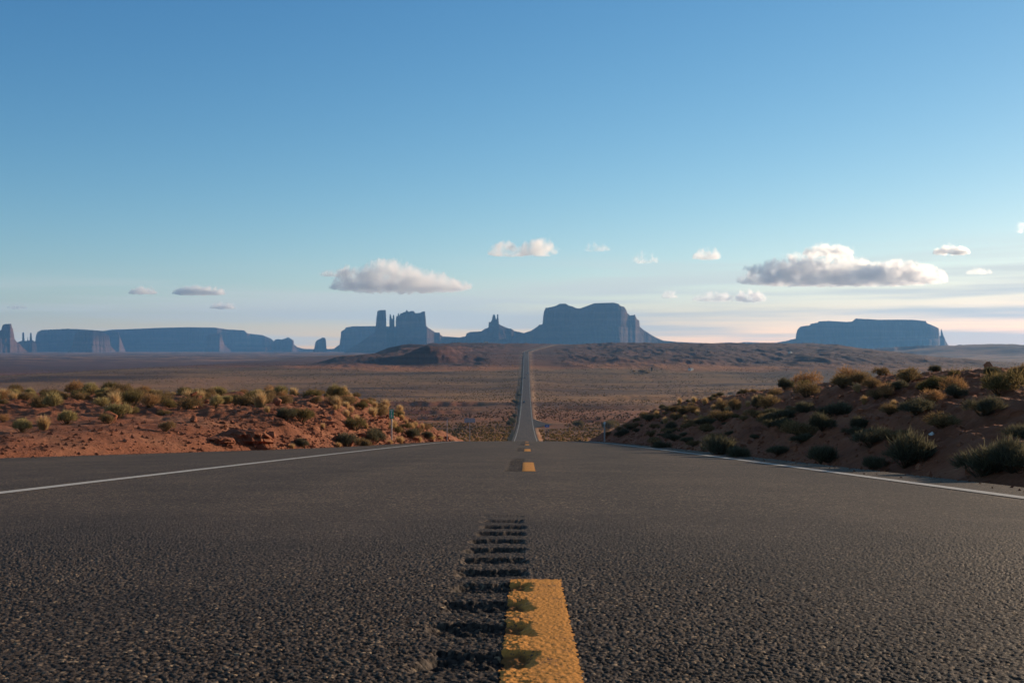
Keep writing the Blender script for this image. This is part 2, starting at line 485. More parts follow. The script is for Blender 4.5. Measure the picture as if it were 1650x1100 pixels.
def ray(px, py):
    """direction through a point of the photograph"""
    f = Vector((0, 0, -1)); 
    v = Vector(((px - 825) / FPX, -(py - 550) / FPX, -1))
    return (cam_o.rotation_euler.to_matrix() @ v).normalized()

T_MARCH = np.exp(np.linspace(math.log(2), math.log(20000), 5000))
def at(px, py):
    d = ray(px, py)
    z = height(d.x * T_MARCH, d.y * T_MARCH) - (EYE + d.z * T_MARCH)
    k = np.argmax(z > 0)
    if z[k] <= 0: return None
    a = T_MARCH[max(k - 1, 0)]; b = T_MARCH[k]
    t = np.linspace(a, b, 30); zz = height(d.x * t, d.y * t) - (EYE + d.z * t)
    t = t[np.argmax(zz > 0)]
    return Vector((d.x * t, d.y * t, EYE + d.z * t))

def ground(x, y):
    return float(height(np.array([x]), np.array([y]))[0])

# ---- terrain sheet, finer where it is looked at
ang = np.concatenate([np.linspace(-180, -46, 68)[:-1], np.linspace(-46, -33, 60)[:-1], np.linspace(-33, 33, 900), np.linspace(33, 46, 60)[1:], np.linspace(46, 180, 68)[1:]])
def rings(a, b, r): return np.exp(np.arange(math.log(a), math.log(b), r))
rad = np.concatenate([rings(1.0, 14, .03), rings(14, 95, .0062), rings(95, 1200, .011), rings(1200, 3000, .006), rings(3000, 9000, .012), rings(9000, 13400, .03), [13400]])
A, Rr = np.meshgrid(np.radians(ang), rad)
TX = Rr * np.sin(A); TY = Rr * np.cos(A)
TZ = height(TX, TY)
nr, nc = TX.shape
me = mesh_np("ground", np.stack([TX, TY, TZ], -1).reshape(-1, 3), grid_faces(nr, nc, flip=True))
e = np.maximum(e_left(TY) + xc(TY) - TX, TX - e_right(TY) - xc(TY))
veg = smooth(TY, 110, 330) * (.35 + .55 * smooth(TY, 420, 1100))
scarp = np.abs(np.gradient(TZ, axis=0) / np.maximum(np.gradient(Rr, axis=0), .1))
veg = veg * (1 - .75 * smooth(scarp, .05, .16) * smooth(TY, 300, 500))
veg = veg * (1 - .8 * smooth(TY, 1400, 1800) * (1 - smooth(TY, 2600, 4000)))
pale = .75 * (1 - smooth(np.abs(e), 1.5, 5 + TY * .003)) * smooth(TY, 250, 500) * (.55 + .45 * fbm(TX / 20, TY / 60, 91, 3))
pale = np.maximum(pale, .8 * (1 - smooth(np.abs(e), 2, 9)) * smooth(TY, 1980, 2060) * (1 - smooth(TY, 2700, 2900)))
BELT = np.array([(0, 1, 1, 1), (300, 1, 1, 1), (380, 1.12, 1.10, .84), (580, 1.04, .96, .77), (660, .80, .60, .52), (860, .78, .62, .54), (950, 1.0, .95, .80), (1180, .96, .92, .80), (1320, .74, .76, .70), (1460, .68, .72, .70), (1520, 1.18, .92, .74), (1640, 1.12, .86, .72), (1720, .66, .55, .57), (2500, .66, .56, .60), (3300, .84, .78, .80), (5200, .70, .64, .68), (7000, .95, .88, .86), (14000, 1, 1, 1)])
def belt(X, Y):
    ye = Y * (1 - .13 * smooth(-X, 150, 600)) + 70 * fbm(X / 260, Y / 200, 95, 3) * smooth(Y, 350, 900) + 25 * fbm(X / 50, Y / 60, 96, 2) * smooth(Y, 350, 700)
    return np.stack([np.interp(ye, BELT[:, 0], BELT[:, k]) for k in (1, 2, 3)], -1)
cattr(me, 'belt', belt(TX, TY).reshape(-1, 3))
fattr(me, 'bench', smooth(TY, 1350, 1650)); fattr(me, 'veg', veg); fattr(me, 'pale', np.clip(pale, 0, 1))
tag(obj("ground", me, M_SOIL), kind='structure')

# ------------------------------------------------------------------ road
GY0, GST = 2.118, .323
def groove(X, Y):
    """milled rumble strip: depth and mask"""
    ph = np.mod(Y - 5.75, 12.1)               # runs of grooves 5.8 m long every 12.1 m
    on = (1 - smooth(ph, .0, .02)) + smooth(ph, 12.1 - 5.85, 12.1 - 5.7)
    on = on * np.where(Y < 7, 1 - .75 * smooth(Y, 5.1, 5.8), 1.0)
    k = np.round((Y - GY0) / GST)
    jx = .016 * pn(k * 1.7, Y * 9, 5) + .010 * pn(k * 3.7 + X * 20, Y * 38, 51); jw = .02 * pn(k * 2.3, k * .7, 6)
    dy = (Y - GY0 - k * GST) + .016 * pn(X * 14, Y * 9, 8) + .010 * pn(X * 45, Y * 30, 81)
    half = .086 + .008 * pn(k * 3.1, k * 1.3, 9)
    x0 = -.218 - .005 * np.clip(Y - 2, 0, 6) + jw; x1 = .018 - .009 * np.clip(Y - 2, 0, 6) + .5 * jw
    lat = smooth(X + jx * 1.5, x0, x0 + .035) * (1 - smooth(X + jx, x1 - .03, x1 + .01))
    prof = np.clip(1 - (dy / half) ** 2, 0, 1)
    return on * lat * np.sqrt(prof), on * lat

def stones(X, Y, cell, seed):
    gx = X / cell; gy = Y / cell
    i0 = np.floor(gx).astype(np.int64); j0 = np.floor(gy).astype(np.int64)
    best = np.full(X.shape, -9.0); tone = np.zeros(X.shape)
    for a in (-1, 0, 1):
        for b in (-1, 0, 1):
            i = i0 + a; j = j0 + b
            h = _hash(i, j, seed); h2 = _hash(i, j, seed + 99)
            px = i + (h & 1023) / 1023.0; py = j + ((h >> 10) & 1023) / 1023.0
            r = .34 + .42 * ((h2 & 255) / 255.0); top = .25 + .75 * (((h2 >> 8) & 255) / 255.0)
            d2 = ((gx - px) ** 2 + (gy - py) ** 2) / (r * r)
            q = top * (1 - d2 * d2); w = q > best
            best = np.where(w, q, best); tone = np.where(w, ((h2 >> 16) & 255) / 255.0, tone)
    return np.clip(best, -.35, 1), tone

STONE = [0]; TONE = [0]; NEAR = [0]
def road_surface(X, Y, agg=True, paint=0.0):
    z = road_z(X, Y)
    g, msk = groove(X, Y)
    z = z - .0172 * g * (1 + .35 * fbm(X * 30, Y * 30, 15, 2))
    if agg:
        f = 1 - smooth(Y, 2.6, 7.6)
        s, tn = stones(X, Y, .0098, 1) if paint == 0 else (0, 0)
        wp = sum(np.exp(-((X - q) / .34) ** 2) for q in (-2.8, -.98, .98, 2.55))
        s = s * (1 - .38 * wp)
        z = z + f * (((.0028 * s) * (1 - .45 * msk) + .0014 * fbm(X * 60, Y * 60, 18, 2)) if paint == 0 else .0012 * fbm(X * 90, Y * 90, 19, 2))
        nw = 1 - smooth(Y, 3.0, 6.6)
        if paint == 0: STONE[0] = s * nw + .45 * (1 - nw); TONE[0] = tn; NEAR[0] = nw + 0 * X
        rough = msk
        z = z + f * .0028 * rough * fbm(X * 45, Y * 45, 23, 3)
        # crumbs of chipped aggregate at the outer end of the grooves
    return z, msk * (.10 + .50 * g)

road = empty("road", (0, 0, 0)); tag(road, kind='structure')
nrow, ncol = 760, 1900
iy = np.linspace(1 / 1.25, 1 / 11.5, nrow); Yr = 1 / iy
l = np.maximum(-.60 * Yr, e_left(Yr)); r = np.minimum(.60 * Yr, e_right(Yr))
t = np.linspace(0, 1, ncol)
Xf = l[:, None] + (r - l)[:, None] * t[None]
Xl = e_left(Yr)[:, None] + (l - e_left(Yr))[:, None] * np.linspace(0, 1, 9)[None, :-1]
Xr = r[:, None] + (e_right(Yr) - r)[:, None] * np.linspace(0, 1, 7)[None, 1:]
XX = np.concatenate([Xl, Xf, Xr], 1); YY = np.repeat(Yr[:, None], XX.shape[1], 1)
ZZ, MK = road_surface(XX, YY)
Vn = [np.stack([XX, YY, ZZ], -1).reshape(-1, 3)]; Fn = [grid_faces(*XX.shape)]; Mk = [MK.ravel()]; St = [STONE[0].ravel()]; To = [TONE[0].ravel()]; Ne = [NEAR[0].ravel()]
off = len(Vn[0])
def road_strip(Ys, xfine):
    global off
    xl, xr = e_left(Ys), e_right(Ys)
    cols = np.concatenate([np.linspace(0, 1, 14)[:-1], [2]])
    tl = np.linspace(0, 1, 14); X = [xl[:, None] + (xfine[0] - xl)[:, None] * tl[None, :-1], np.repeat(xfine[None], len(Ys), 0), xfine[-1] + (xr - xfine[-1])[:, None] * tl[None, 1:]]
    X = np.concatenate(X, 1); Y = np.repeat(Ys[:, None], X.shape[1], 1)
    X = X + xc(Y)
    z, mk = road_surface(X, Y, agg=False)
    if Ys[0] > 60: z = road_z(X, Y); mk = mk * 0
    Vn.append(np.stack([X, Y, z], -1).reshape(-1, 3)); Fn.append(grid_faces(*X.shape, off)); Mk.append(mk.ravel()); St.append(mk.ravel() * 0 + .45); To.append(mk.ravel() * 0 + .5); Ne.append(mk.ravel() * 0); off += X.size
road_strip(np.arange(11.5, 66.02, .04), np.linspace(-.3, .1, 17))
road_strip(np.concatenate([np.arange(66, 700, 2.5), np.arange(700, 2660, 8)]), np.linspace(-.3, .1, 3))
road_strip(np.linspace(-80, 1.25, 60), np.linspace(-.3, .1, 3))
me = mesh_np("asphalt", np.concatenate(Vn), np.concatenate(Fn))
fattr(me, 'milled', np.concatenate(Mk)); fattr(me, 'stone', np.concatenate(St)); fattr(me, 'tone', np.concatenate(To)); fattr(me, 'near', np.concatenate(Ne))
obj("asphalt", me, M_ASPH, road)

def dash(y0, y1):
    fine = y0 < 5
    ys = np.arange(max(y0, -.1), y1 + 1e-6, .0035 if fine else .04) if not fine else 1 / np.linspace(1 / max(y0, 1.2), 1 / y1, 700)
    xs = np.linspace(-.048, .102, 110 if fine else 9)
    X, Y = np.meshgrid(xs, ys)
    ed = (np.abs(X - .027) / .075) ** 8
    X = X + (.007 * fbm(Y * 30, Y * 0, 3, 3) + .0018 * fbm(Y * 110, Y * 0, 4, 2)) * ed * np.sign(X - .027)
    if fine:
        w = smooth(Y, y1 - .02, y1); Y = Y + w * .012 * fbm(X * 60, X * 0 + 3, 9, 3)
    z, mk = road_surface(X, Y, agg=fine, paint=1.0)
    z = z + (.0046 if fine else .004) - ed * .0016
    me = mesh_np("yellow_dash", np.stack([X, Y, z], -1).reshape(-1, 3), grid_faces(*X.shape))
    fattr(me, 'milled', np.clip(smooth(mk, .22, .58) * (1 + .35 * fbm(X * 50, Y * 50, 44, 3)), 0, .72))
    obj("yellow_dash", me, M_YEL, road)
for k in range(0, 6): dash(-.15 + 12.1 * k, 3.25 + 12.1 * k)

def edge_line(x0, x1):
    ys = np.concatenate([np.arange(-40, 66, .3), np.arange(66, 700, 2.5), np.arange(700, 2640, 8)])
    xs = np.array([x0, (x0 + x1) / 2, x1])
    X, Y = np.meshgrid(xs, ys); X = X + .008 * pn(Y * 1.3, Y * 0, 4)[:, :]
    wide = 1 + smooth(Y, 250, 900) * .6
    X = (X - (x0 + x1) / 2) * wide + (x0 + x1) / 2 + xc(Y)
    z = road_z(X, Y) + .0045 + .05 * smooth(Y, 300, 900)
    obj("white_edge_line", mesh_np("white_edge_line", np.stack([X, Y, z], -1).reshape(-1, 3), grid_faces(*X.shape)), M_WHITE, road)
edge_line(-3.92, -3.785)
edge_line(3.35, 3.48)

# paved turn-off on the right, down in the valley
ys = np.linspace(522, 650, 24)
w = np.interp(ys, [522, 545, 575, 600, 650], [0.0, 4.0, 11, 6, 0.0])
X = 3.9 + w[:, None] * np.linspace(0, 1, 6)[None]; Y = np.repeat(ys[:, None], 6, 1)
me = mesh_np("side_road", np.stack([X, Y, np.maximum(height(X, Y) + .12, road_z(X * 0, Y) - .02)], -1).reshape(-1, 3), grid_faces(*X.shape))
tag(obj("side_road", me, M_ASPH), kind='structure')

# ------------------------------------------------------------------ mesas and buttes
def mesa(name, label, cat, D, prof, caps, wf, wb=250, talus=.62, flute=26, seed=0, du=.55, step=None, group=None):
    """prof: skyline (px, py) incl. talus; caps: px ranges of bare cliff; wf: (px, metres of rock in front of the centre line)"""
    prof = np.array(prof, float); s = D / FPX
    u = np.arange(prof[0, 0], prof[-1, 0] + .01, du)
    H = (560 - np.interp(u, prof[:, 0], prof[:, 1])) * s + EYE
    tu = tx(u); X = tu * D
    H = (H - EYE) * (math.cos(YAW) - np.sin(YAW) * tu) + EYE
    incap = np.zeros(len(u), bool)
    for a, b in caps: incap |= (u >= a) & (u <= b)
    T = np.interp(u, u[~incap], H[~incap]) if (~incap).any() else H * 0 - 30
    T = np.where(incap, np.minimum(T + 6 * pn(u / 7, u * 0, seed), H), H)
    Wf = np.interp(u, [p[0] for p in wf], [p[1] for p in wf])
    fl = flute * (ridged(X / 170, X * 0 + seed, seed, 3) - .3) + flute * .28 * (ridged(X / 61, X * 0 + seed, seed + 5, 3) - .3) * (1 + 1.2 * pn(X / 230, X * 0 + seed, seed + 6))
    Wf = np.maximum(Wf + fl * np.minimum(1, Wf / 80), 6)
    Tmax = max(T.max() + 70, 60) / talus
    back = -(wb + min(Tmax, 500))
    v = np.concatenate([np.arange(-Wf.max() - Tmax - 20, 0, 7.0), np.linspace(0, -back, 24)])
    U, Vv = np.meshgrid(np.arange(len(u)), v)
    Wv = np.where(Vv < 0, Wf[U], wb)
    Xg = X[U]; Xw = tu[U] * (D + Vv)
    eo = np.abs(Vv) - Wv                                   # outward of the cliff line
    n = fbm(Xg / 60, Vv / 60, seed + 2, 4)
    cap = H[U] * (1 + np.minimum(Vv, 0) / D) - 5 * np.clip(-n, 0, 1) * smooth(-eo, 0, 60) - .05 * np.clip(-eo - 40, 0, 300) * (Vv < 0) * 0
    tl = T[U] - talus * np.clip(eo, 0, None) * (1 - .22 * smooth(eo, 60, 400)) + 7 * (ridged(Xg / 60, Vv / 190, seed + 7, 3) - .3) * smooth(eo, 3, 60)
    q = np.minimum(1, Wv / 70)
    cf = smooth(eo + 4 * q * pn(Xg / 13, Vv / 9, seed + 3), -13 * q, 5 * q)
    # the cliff falls in ledges
    cf = .80 * cf + .20 * smooth(eo, -30 * q, -18 * q)
    Z = np.where(incap[U], np.maximum(cap * (1 - cf) + tl * cf, np.minimum(tl, cap)), tl)
    Z = np.maximum(Z, -64)
    Yg = D + Vv
    V = np.stack([Xw, Yg, Z], -1).reshape(-1, 3)
    x0 = X.mean()
    V = V - np.array([x0, D, -45.0])
    me = mesh_np(name, V, grid_faces(*Xg.shape), smooth=False)
    o = obj(name, me, M_MESA); o.location = (x0, D, -45.0)
    tag(o, label, cat, group)
    return o

BASE = 583
mesa("sandstone_butte", "reddish tower butte at the far left edge with a sunlit right flank and apron", "butte", 8200,
     [(-70, 580), (-30, 558), (-14, 545), (-12, 535), (-2, 534), (2, 531), (4, 524), (7, 522), (18, 521.5), (19, 527), (21, 530), (22, 537), (23.5, 546), (27, 551), (31, 553), (36, 559), (44, 566), (56, 572), (70, 582)],
     [(-12, 23)], [(-70, 60), (-10, 130), (16, 128), (23, 60), (70, 30)], 120, seed=3, flute=16)
mesa("rock_pinnacles", "three slim rock needles in a row on a low ridge, left of the long mesa", "rock spires", 9600,
     [(24, 582), (28, 551), (35.4, 549), (36, 536), (38.6, 535), (39.6, 549), (43.6, 549), (44.5, 541.5), (45.2, 548), (47.6, 549), (48.6, 536), (50.6, 536), (52, 548), (58, 551), (64, 582)],
     [(35.4, 39.6), (43.7, 45.4), (47.7, 52)], [(24, 20), (64, 20)], 14, talus=.5, seed=9, flute=3, du=.3)
mesa("flat_mesa", "flat blue-shadowed mesa behind the three rock needles and the streaked butte", "mesa", 11500,
     [(44, 585), (52, 560), (56.5, 552), (58, 540), (60, 535), (67, 531.5), (90, 530.5), (108, 529.5), (122, 530), (140, 531), (165, 533), (190, 534), (200, 560), (210, 585)],
     [(56.5, 192)], [(44, 100), (70, 260), (210, 260)], 350, seed=12)
mesa("sandstone_butte", "butte with sunlit vertical streaks on its right cliff, before the long mesa", "butte", 9300,
     [(92, 585), (104, 571), (113, 563), (117.5, 554), (119, 541), (123, 535), (135, 533), (150, 532.5), (158, 533), (166, 535), (173, 539), (176, 542), (178, 557), (183, 562), (190, 570), (200, 578), (208, 585)],
     [(117.5, 178)], [(92, 60), (120, 210), (150, 210), (178, 20), (208, 30)], 200, seed=15, flute=30)
mesa("long_mesa", "very long level mesa filling the left skyline, stepping down at its right end", "mesa", 12500,
     [(140, 590), (158, 556), (163, 538), (166, 533), (180, 531), (225, 529.5), (255, 528), (300, 527), (345, 527.5), (365, 530.5), (393, 532), (399, 537), (408, 538), (424, 540), (436, 545), (441, 549), (445, 560), (452, 568), (462, 586)],
     [(160, 444)], [(140, 200), (300, 300), (350, 300), (372, 170), (398, 190), (405, 130), (428, 130), (436, 90), (462, 60)], 500, seed=19)
mesa("sandstone_buttress", "dark rock buttress with a pink sunlit right face, against the long mesa", "butte", 11300,
     [(318, 588), (328, 570), (331, 552), (333, 541), (340, 538.5), (350, 537), (357, 538), (359, 548), (362, 556), (372, 565), (388, 572), (400, 585)],
     [(330, 361)], [(318, 60), (335, 260), (354, 260), (361, 120), (400, 60)], 160, seed=23, flute=14)
mesa("sandstone_butte", "blunt shadowed butte with a peaked top at the right end of the long mesa", "butte", 11800,
     [(430, 590), (438, 571), (440, 552), (443, 547), (448, 546), (453, 547), (460, 545), (464, 543), (469, 546), (473, 548), (474.5, 561), (479, 566), (488, 572), (500, 590)],
     [(440, 474.5)], [(430, 60), (445, 180), (471, 180), (475, 140), (500, 40)], 180, seed=27, flute=15)
mesa("distant_mesa", "faint pale mesa low on the horizon behind the lone butte", "mesa", 12900,
     [(466, 586), (470, 557), (474, 555), (479, 559), (490, 562), (520, 562.5), (560, 561), (600, 562), (612, 590)],
     [], [(466, 300), (612, 300)], 400, seed=29, flute=5)
mesa("lone_butte", "small lone butte with a slanting top standing in the gap left of the castle-shaped butte", "butte", 10400,
     [(496, 588), (504, 565), (506.5, 561), (508, 552), (510, 548.5), (515, 546), (520, 543.5), (524, 544.5), (525.3, 550), (526, 561), (530, 564), (536, 570), (548, 588)],
     [(506.7, 526)], [(496, 30), (508, 80), (522, 80), (526, 40), (548, 20)], 90, seed=33, flute=8)
mesa("flat_mesa", "flat-topped mesa half hidden behind the castle-shaped butte", "mesa", 10800,
     [(520, 590), (534, 565), (540, 560), (547, 555), (548.5, 545), (549.5, 534), (556, 530), (557, 527.5), (568, 525.5), (600, 525.2), (640, 526), (660, 527), (664, 560), (680, 590)],
     [(547, 664)], [(520, 80), (552, 240), (680, 240)], 300, seed=37)
mesa("castle_butte", "castle-shaped butte with a square tower, thin spires and a ragged block on one apron", "butte", 8600,
     [(528, 590), (548, 572), (566, 560), (585, 549), (596, 541), (604.5, 535), (605.2, 527), (606.5, 512), (608.2, 501), (612, 499.6), (621.6, 499.2), (622, 508), (622.2, 513), (621.5, 526), (623, 528.5), (627.2, 528.3), (627.5, 512), (628.2, 505), (629.6, 507), (631, 512), (632.4, 514.6), (633.2, 508), (634.3, 506.3), (635.3, 508), (636, 529.5),
      (637.2, 529.5), (637.8, 515), (638.6, 509), (640.4, 509.6), (641.2, 505.6), (642, 503.6), (643.8, 509), (645, 505), (648, 504.2), (650, 502.8), (653.6, 502.2), (654.6, 498.8), (656, 500), (659, 502.6), (661, 500.9), (667, 501), (669, 504.2), (677, 504), (680, 502.2), (684.6, 501.4), (685.8, 511), (686.5, 522), (687.5, 526), (690, 528.5), (696, 532), (701, 535.3), (708.6, 536.2), (709.6, 539.4), (714, 542), (722, 542.3), (760, 545), (800, 556), (840, 588)],
     [(604.5, 622), (627.2, 636), (637.2, 688)], [(528, 60), (604, 60), (622, 45), (627, 20), (636, 20), (640, 100), (672, 120), (688, 100), (700, 60), (840, 120)], 70, seed=41, flute=16, du=.3)
mesa("twin_spired_butte", "small butte crowned by two pointed spires, right of the castle-shaped butte", "butte", 8300,
     [(700, 588), (720, 556), (735, 545), (750.5, 541.5), (751.4, 537.4), (757, 534.8), (775, 533.8), (781, 530), (787, 527.6), (787.6, 519), (791, 518.4), (793, 513), (794, 508), (796.4, 505.8), (797.6, 508), (799.2, 514), (800.4, 514), (801.2, 506), (802.8, 505.9), (803.4, 514), (804.2, 522.4), (812, 526.2), (818, 528.6), (824, 529.8), (829, 533.4), (837, 534.8), (842, 536), (860, 540), (880, 556), (905, 588)],
     [(787, 804.2)], [(700, 60), (786, 40), (804, 30), (905, 60)], 50, seed=47, flute=8, du=.3)
mesa("massive_butte", "massive saddle-topped butte above the road end, tallest on the skyline", "butte", 8000,
     [(790, 590), (815, 556), (835, 541), (848, 535.5), (855, 533.6), (861, 530), (867, 526), (868, 524.3), (874, 523.2), (875, 512), (876.2, 503), (879, 496), (889, 494.4), (896, 492.4), (902, 489.2), (911, 489), (917, 492.4), (923, 493.6), (927, 495.8), (931, 496.8), (936, 496.4), (944, 493.4), (958, 488.4), (972, 487.9), (989, 487.5), (997, 489.6), (999, 492.4), (1006, 494.4), (1009, 498.8), (1011, 504.4), (1015, 508), (1021, 507.4), (1023, 506.6), (1025.4, 512), (1028, 515.8), (1029.6, 514.6), (1031, 526.5), (1037, 531.5), (1044, 535.8), (1050, 540), (1060, 545), (1068, 548.3), (1080, 550.3), (1110, 552.3), (1150, 566), (1180, 590)],
     [(874, 1031)], [(790, 80), (876, 200), (990, 220), (1001, 205), (1012, 120), (1024, 90), (1031, 20), (1180, 60)], 260, seed=51, flute=22)
mesa("far_ridge", "long low blue ridge on the skyline joining the massive butte to the right-hand mesa", "ridge", 9500,
     [(690, 590), (720, 558), (760, 556), (900, 556), (1000, 553), (1065, 548.5), (1090, 550.8), (1120, 552.2), (1150, 553.2), (1175, 551.6), (1188, 552.8), (1200, 551), (1225, 552), (1250, 552.2), (1280, 549.8), (1300, 553), (1400, 555), (1500, 557.5), (1560, 558), (1600, 559.5), (1650, 558.5), (1760, 557), (1800, 590)],
     [], [(690, 300), (1800, 300)], 400, talus=.28, seed=55, flute=14, du=.8)
mesa("broad_mesa", "broad stepped mesa at right with a slender rock finger off its right end", "mesa", 9000,
     [(1190, 590), (1225, 560), (1252, 551.5), (1270, 548.5), (1274, 547), (1282, 546), (1283, 537), (1285, 531), (1289.5, 526), (1305, 523.8), (1306, 521.6), (1318, 519.6), (1319, 517.6), (1335, 516.8), (1350, 517.6), (1364, 518.4), (1373, 518), (1376, 515.5), (1379, 513), (1400, 514), (1417, 515), (1450, 514.8), (1470, 515), (1492, 517), (1493, 520), (1503, 524.2), (1510, 527.2), (1513, 529), (1513.6, 540), (1514.4, 541.5), (1515.6, 540), (1516.2, 530), (1517.3, 529.4), (1518.6, 536), (1520.6, 541), (1523, 547), (1526, 553), (1530, 558.5), (1545, 566), (1575, 590)],
     [(1282, 1522)], [(1190, 60), (1286, 90), (1330, 240), (1360, 170), (1420, 260), (1500, 200), (1512, 120), (1515, 20), (1523, 15), (1575, 40)], 300, seed=59, flute=28)

# ------------------------------------------------------------------ plants
def blades(n, fn):
    """n thin two-segment blades; fn(k) -> base, mid, tip, width, colour"""
    V = np.zeros((n, 5, 3)); C = np.zeros((n, 5, 3))
    for k in range(n):
        b, m, tp, w, c = fn(k)
        d = tp - b; a = RNG.normal(size=3); s = np.cross(d, a); s /= (np.linalg.norm(s) + 1e-9)
        V[k] = [b - s * w * .5, b + s * w * .5, m - s * w * .45, m + s * w * .45, tp]
        C[k] = c; C[k, 4] = np.array(c) * 1.15
    i = np.arange(n)[:, None] * 5
    F = np.concatenate([i + np.array([[0, 1, 3]]), i + np.array([[0, 3, 2]]), i + np.array([[2, 3, 4]])])
    return V.reshape(-1, 3), F, C.reshape(-1, 3)

KINDS = {
    'sage': dict(n=1500, h=.58, ln=.15, w=.012, out=.9, c=[(.24, .165, .085), (.17, .12, .065), (.31, .215, .115)], top=None),
    'olive': dict(n=1600, h=.62, ln=.16, w=.012, out=1.0, c=[(.185, .145, .066), (.13, .108, .050), (.25, .19, .088)], top=None),
    'rabbit': dict(n=1500, h=.66, ln=.17, w=.013, out=1.5, c=[(.26, .205, .095), (.34, .265, .12), (.19, .15, .075)], top=(.50, .40, .19)),
    'tumble': dict(n=1500, h=.70, ln=.15, w=.010, out=.6, c=[(.40, .23, .11), (.30, .17, .08), (.48, .29, .15)], top=None),
    'grass': dict(n=420, h=.80, ln=.5, w=.014, out=2.0, c=[(.52, .34, .16), (.42, .27, .13), (.60, .42, .21)], top=(.66, .48, .27)),
    'joint': dict(n=2400, h=.58, ln=.17, w=.0085, out=1.5, c=[(.098, .094, .064), (.075, .074, .054), (.135, .122, .080)], top=(.16, .145, .095)),
}
PROTO = {}
def make_plant(kind, seed):
    K = KINDS[kind]
    lumps = [(RNG.uniform(-.3, .3), RNG.uniform(-.3, .3), RNG.uniform(.55, 1.0)) for _ in range(6)]
    def fn(k):
        th = RNG.uniform(0, 2 * math.pi)
        if kind == 'grass':
            r = math.sqrt(RNG.uniform(0, 1)); b = np.array([.15 * r * math.cos(th), .15 * r * math.sin(th), -.03])
            q = r * RNG.uniform(.5, 1.1)
            tip = np.array([.48 * q * math.cos(th), .48 * q * math.sin(th), K['h'] * RNG.uniform(.45, 1.0) * (1 - .35 * q * q)])
            m = b * .5 + tip * .5 + np.array([-.06 * q * math.cos(th), -.06 * q * math.sin(th), .07])
        else:
            # twiglets fill several merged mounds, dense to the outside
            lx, ly, lr = lumps[RNG.integers(6)]
            u = RNG.uniform(-.15, 1); rr = RNG.uniform(.45, 1.0) ** .6 * (1 + .10 * RNG.normal())
            cs = math.sqrt(max(0, 1 - u * u)); R0 = .30 * lr
            d = np.array([cs * math.cos(th), cs * math.sin(th), u])
            b = np.array([lx * .85 + R0 * rr * d[0], ly * .85 + R0 * rr * d[1], max(-.02, K['h'] * lr * (.40 + .52 * rr * u))])
            if b[2] < .12 and RNG.uniform() < .5: b = b * np.array([.7, .7, 1])
            g = d * .8 + np.array([0, 0, K['out'] * .7]) + RNG.normal(size=3) * .55
            g /= np.linalg.norm(g) + 1e-6
            L_ = K['ln'] * RNG.uniform(.5, 1.3)
            tip = b + g * L_; m = b + g * L_ * .5 + RNG.normal(size=3) * .012
        c = np.array(K['c'][RNG.choice(3, p=[.5, .3, .2])]) * RNG.uniform(.75, 1.25)
        if K['top'] and RNG.uniform() < .55 * max(0, tip[2]) / K['h']: c = np.array(K['top']) * RNG.uniform(.8, 1.1)
        return b, m, tip, K['w'] * RNG.uniform(.7, 1.5), c
    V, F, C = blades(K['n'], fn)
    def stem(k):
        lx, ly, lr = lumps[k % 6]; a = np.array([lx * .15, ly * .15, -.04]); e = np.array([lx + RNG.normal() * .12, ly + RNG.normal() * .12, K['h'] * lr * RNG.uniform(.5, .9)])
        return a, (a + e) / 2 + RNG.normal(size=3) * .03, e, .02, np.array((.12, .085, .055)) * RNG.uniform(.7, 1.2)
    if kind != 'grass':
        V2, F2, C2 = blades(60, stem); F = np.concatenate([F, F2 + len(V)]); V = np.concatenate([V, V2]); C = np.concatenate([C, C2])
    me = mesh_np(kind, V, F, smooth=False); cattr(me, 'Col', C); me.materials.append(M_PLANT)
    return me
for kk in KINDS: PROTO[kk] = [make_plant(kk, s) for s in range(3)]

PNAME = {'sage': 'sagebrush', 'olive': 'desert_shrub', 'rabbit': 'rabbitbrush', 'tumble': 'tumbleweed', 'grass': 'bunch_grass', 'joint': 'green_shrub'}
PCAT = {'sage': 'shrub', 'olive': 'shrub', 'rabbit': 'shrub', 'tumble': 'shrub', 'grass': 'grass tuft', 'joint': 'shrub'}
plants = []
def plant_at(p, width, kind, label, group=None, hs=1.0):
    o = bpy.data.objects.new(PNAME[kind], random.choice(PROTO[kind])); COL.objects.link(o)
    o.location = (p[0], p[1], p[2] - .02 * width); o.rotation_euler = (0, 0, random.uniform(0, 6.28))
    o.scale = (width, width, width * hs)
    tag(o, label, PCAT[kind], group); plants.append((p[0], p[1], width))
    return o
def plant_px(px, py, wpx, kind, label, group=None, hs=1.0):
    p = at(px, py)
    if p is None or p.y > 300: return None
    return plant_at(p, wpx * (.93 if px < 848 else .92) * p.y / FPX, kind, label, group, hs)

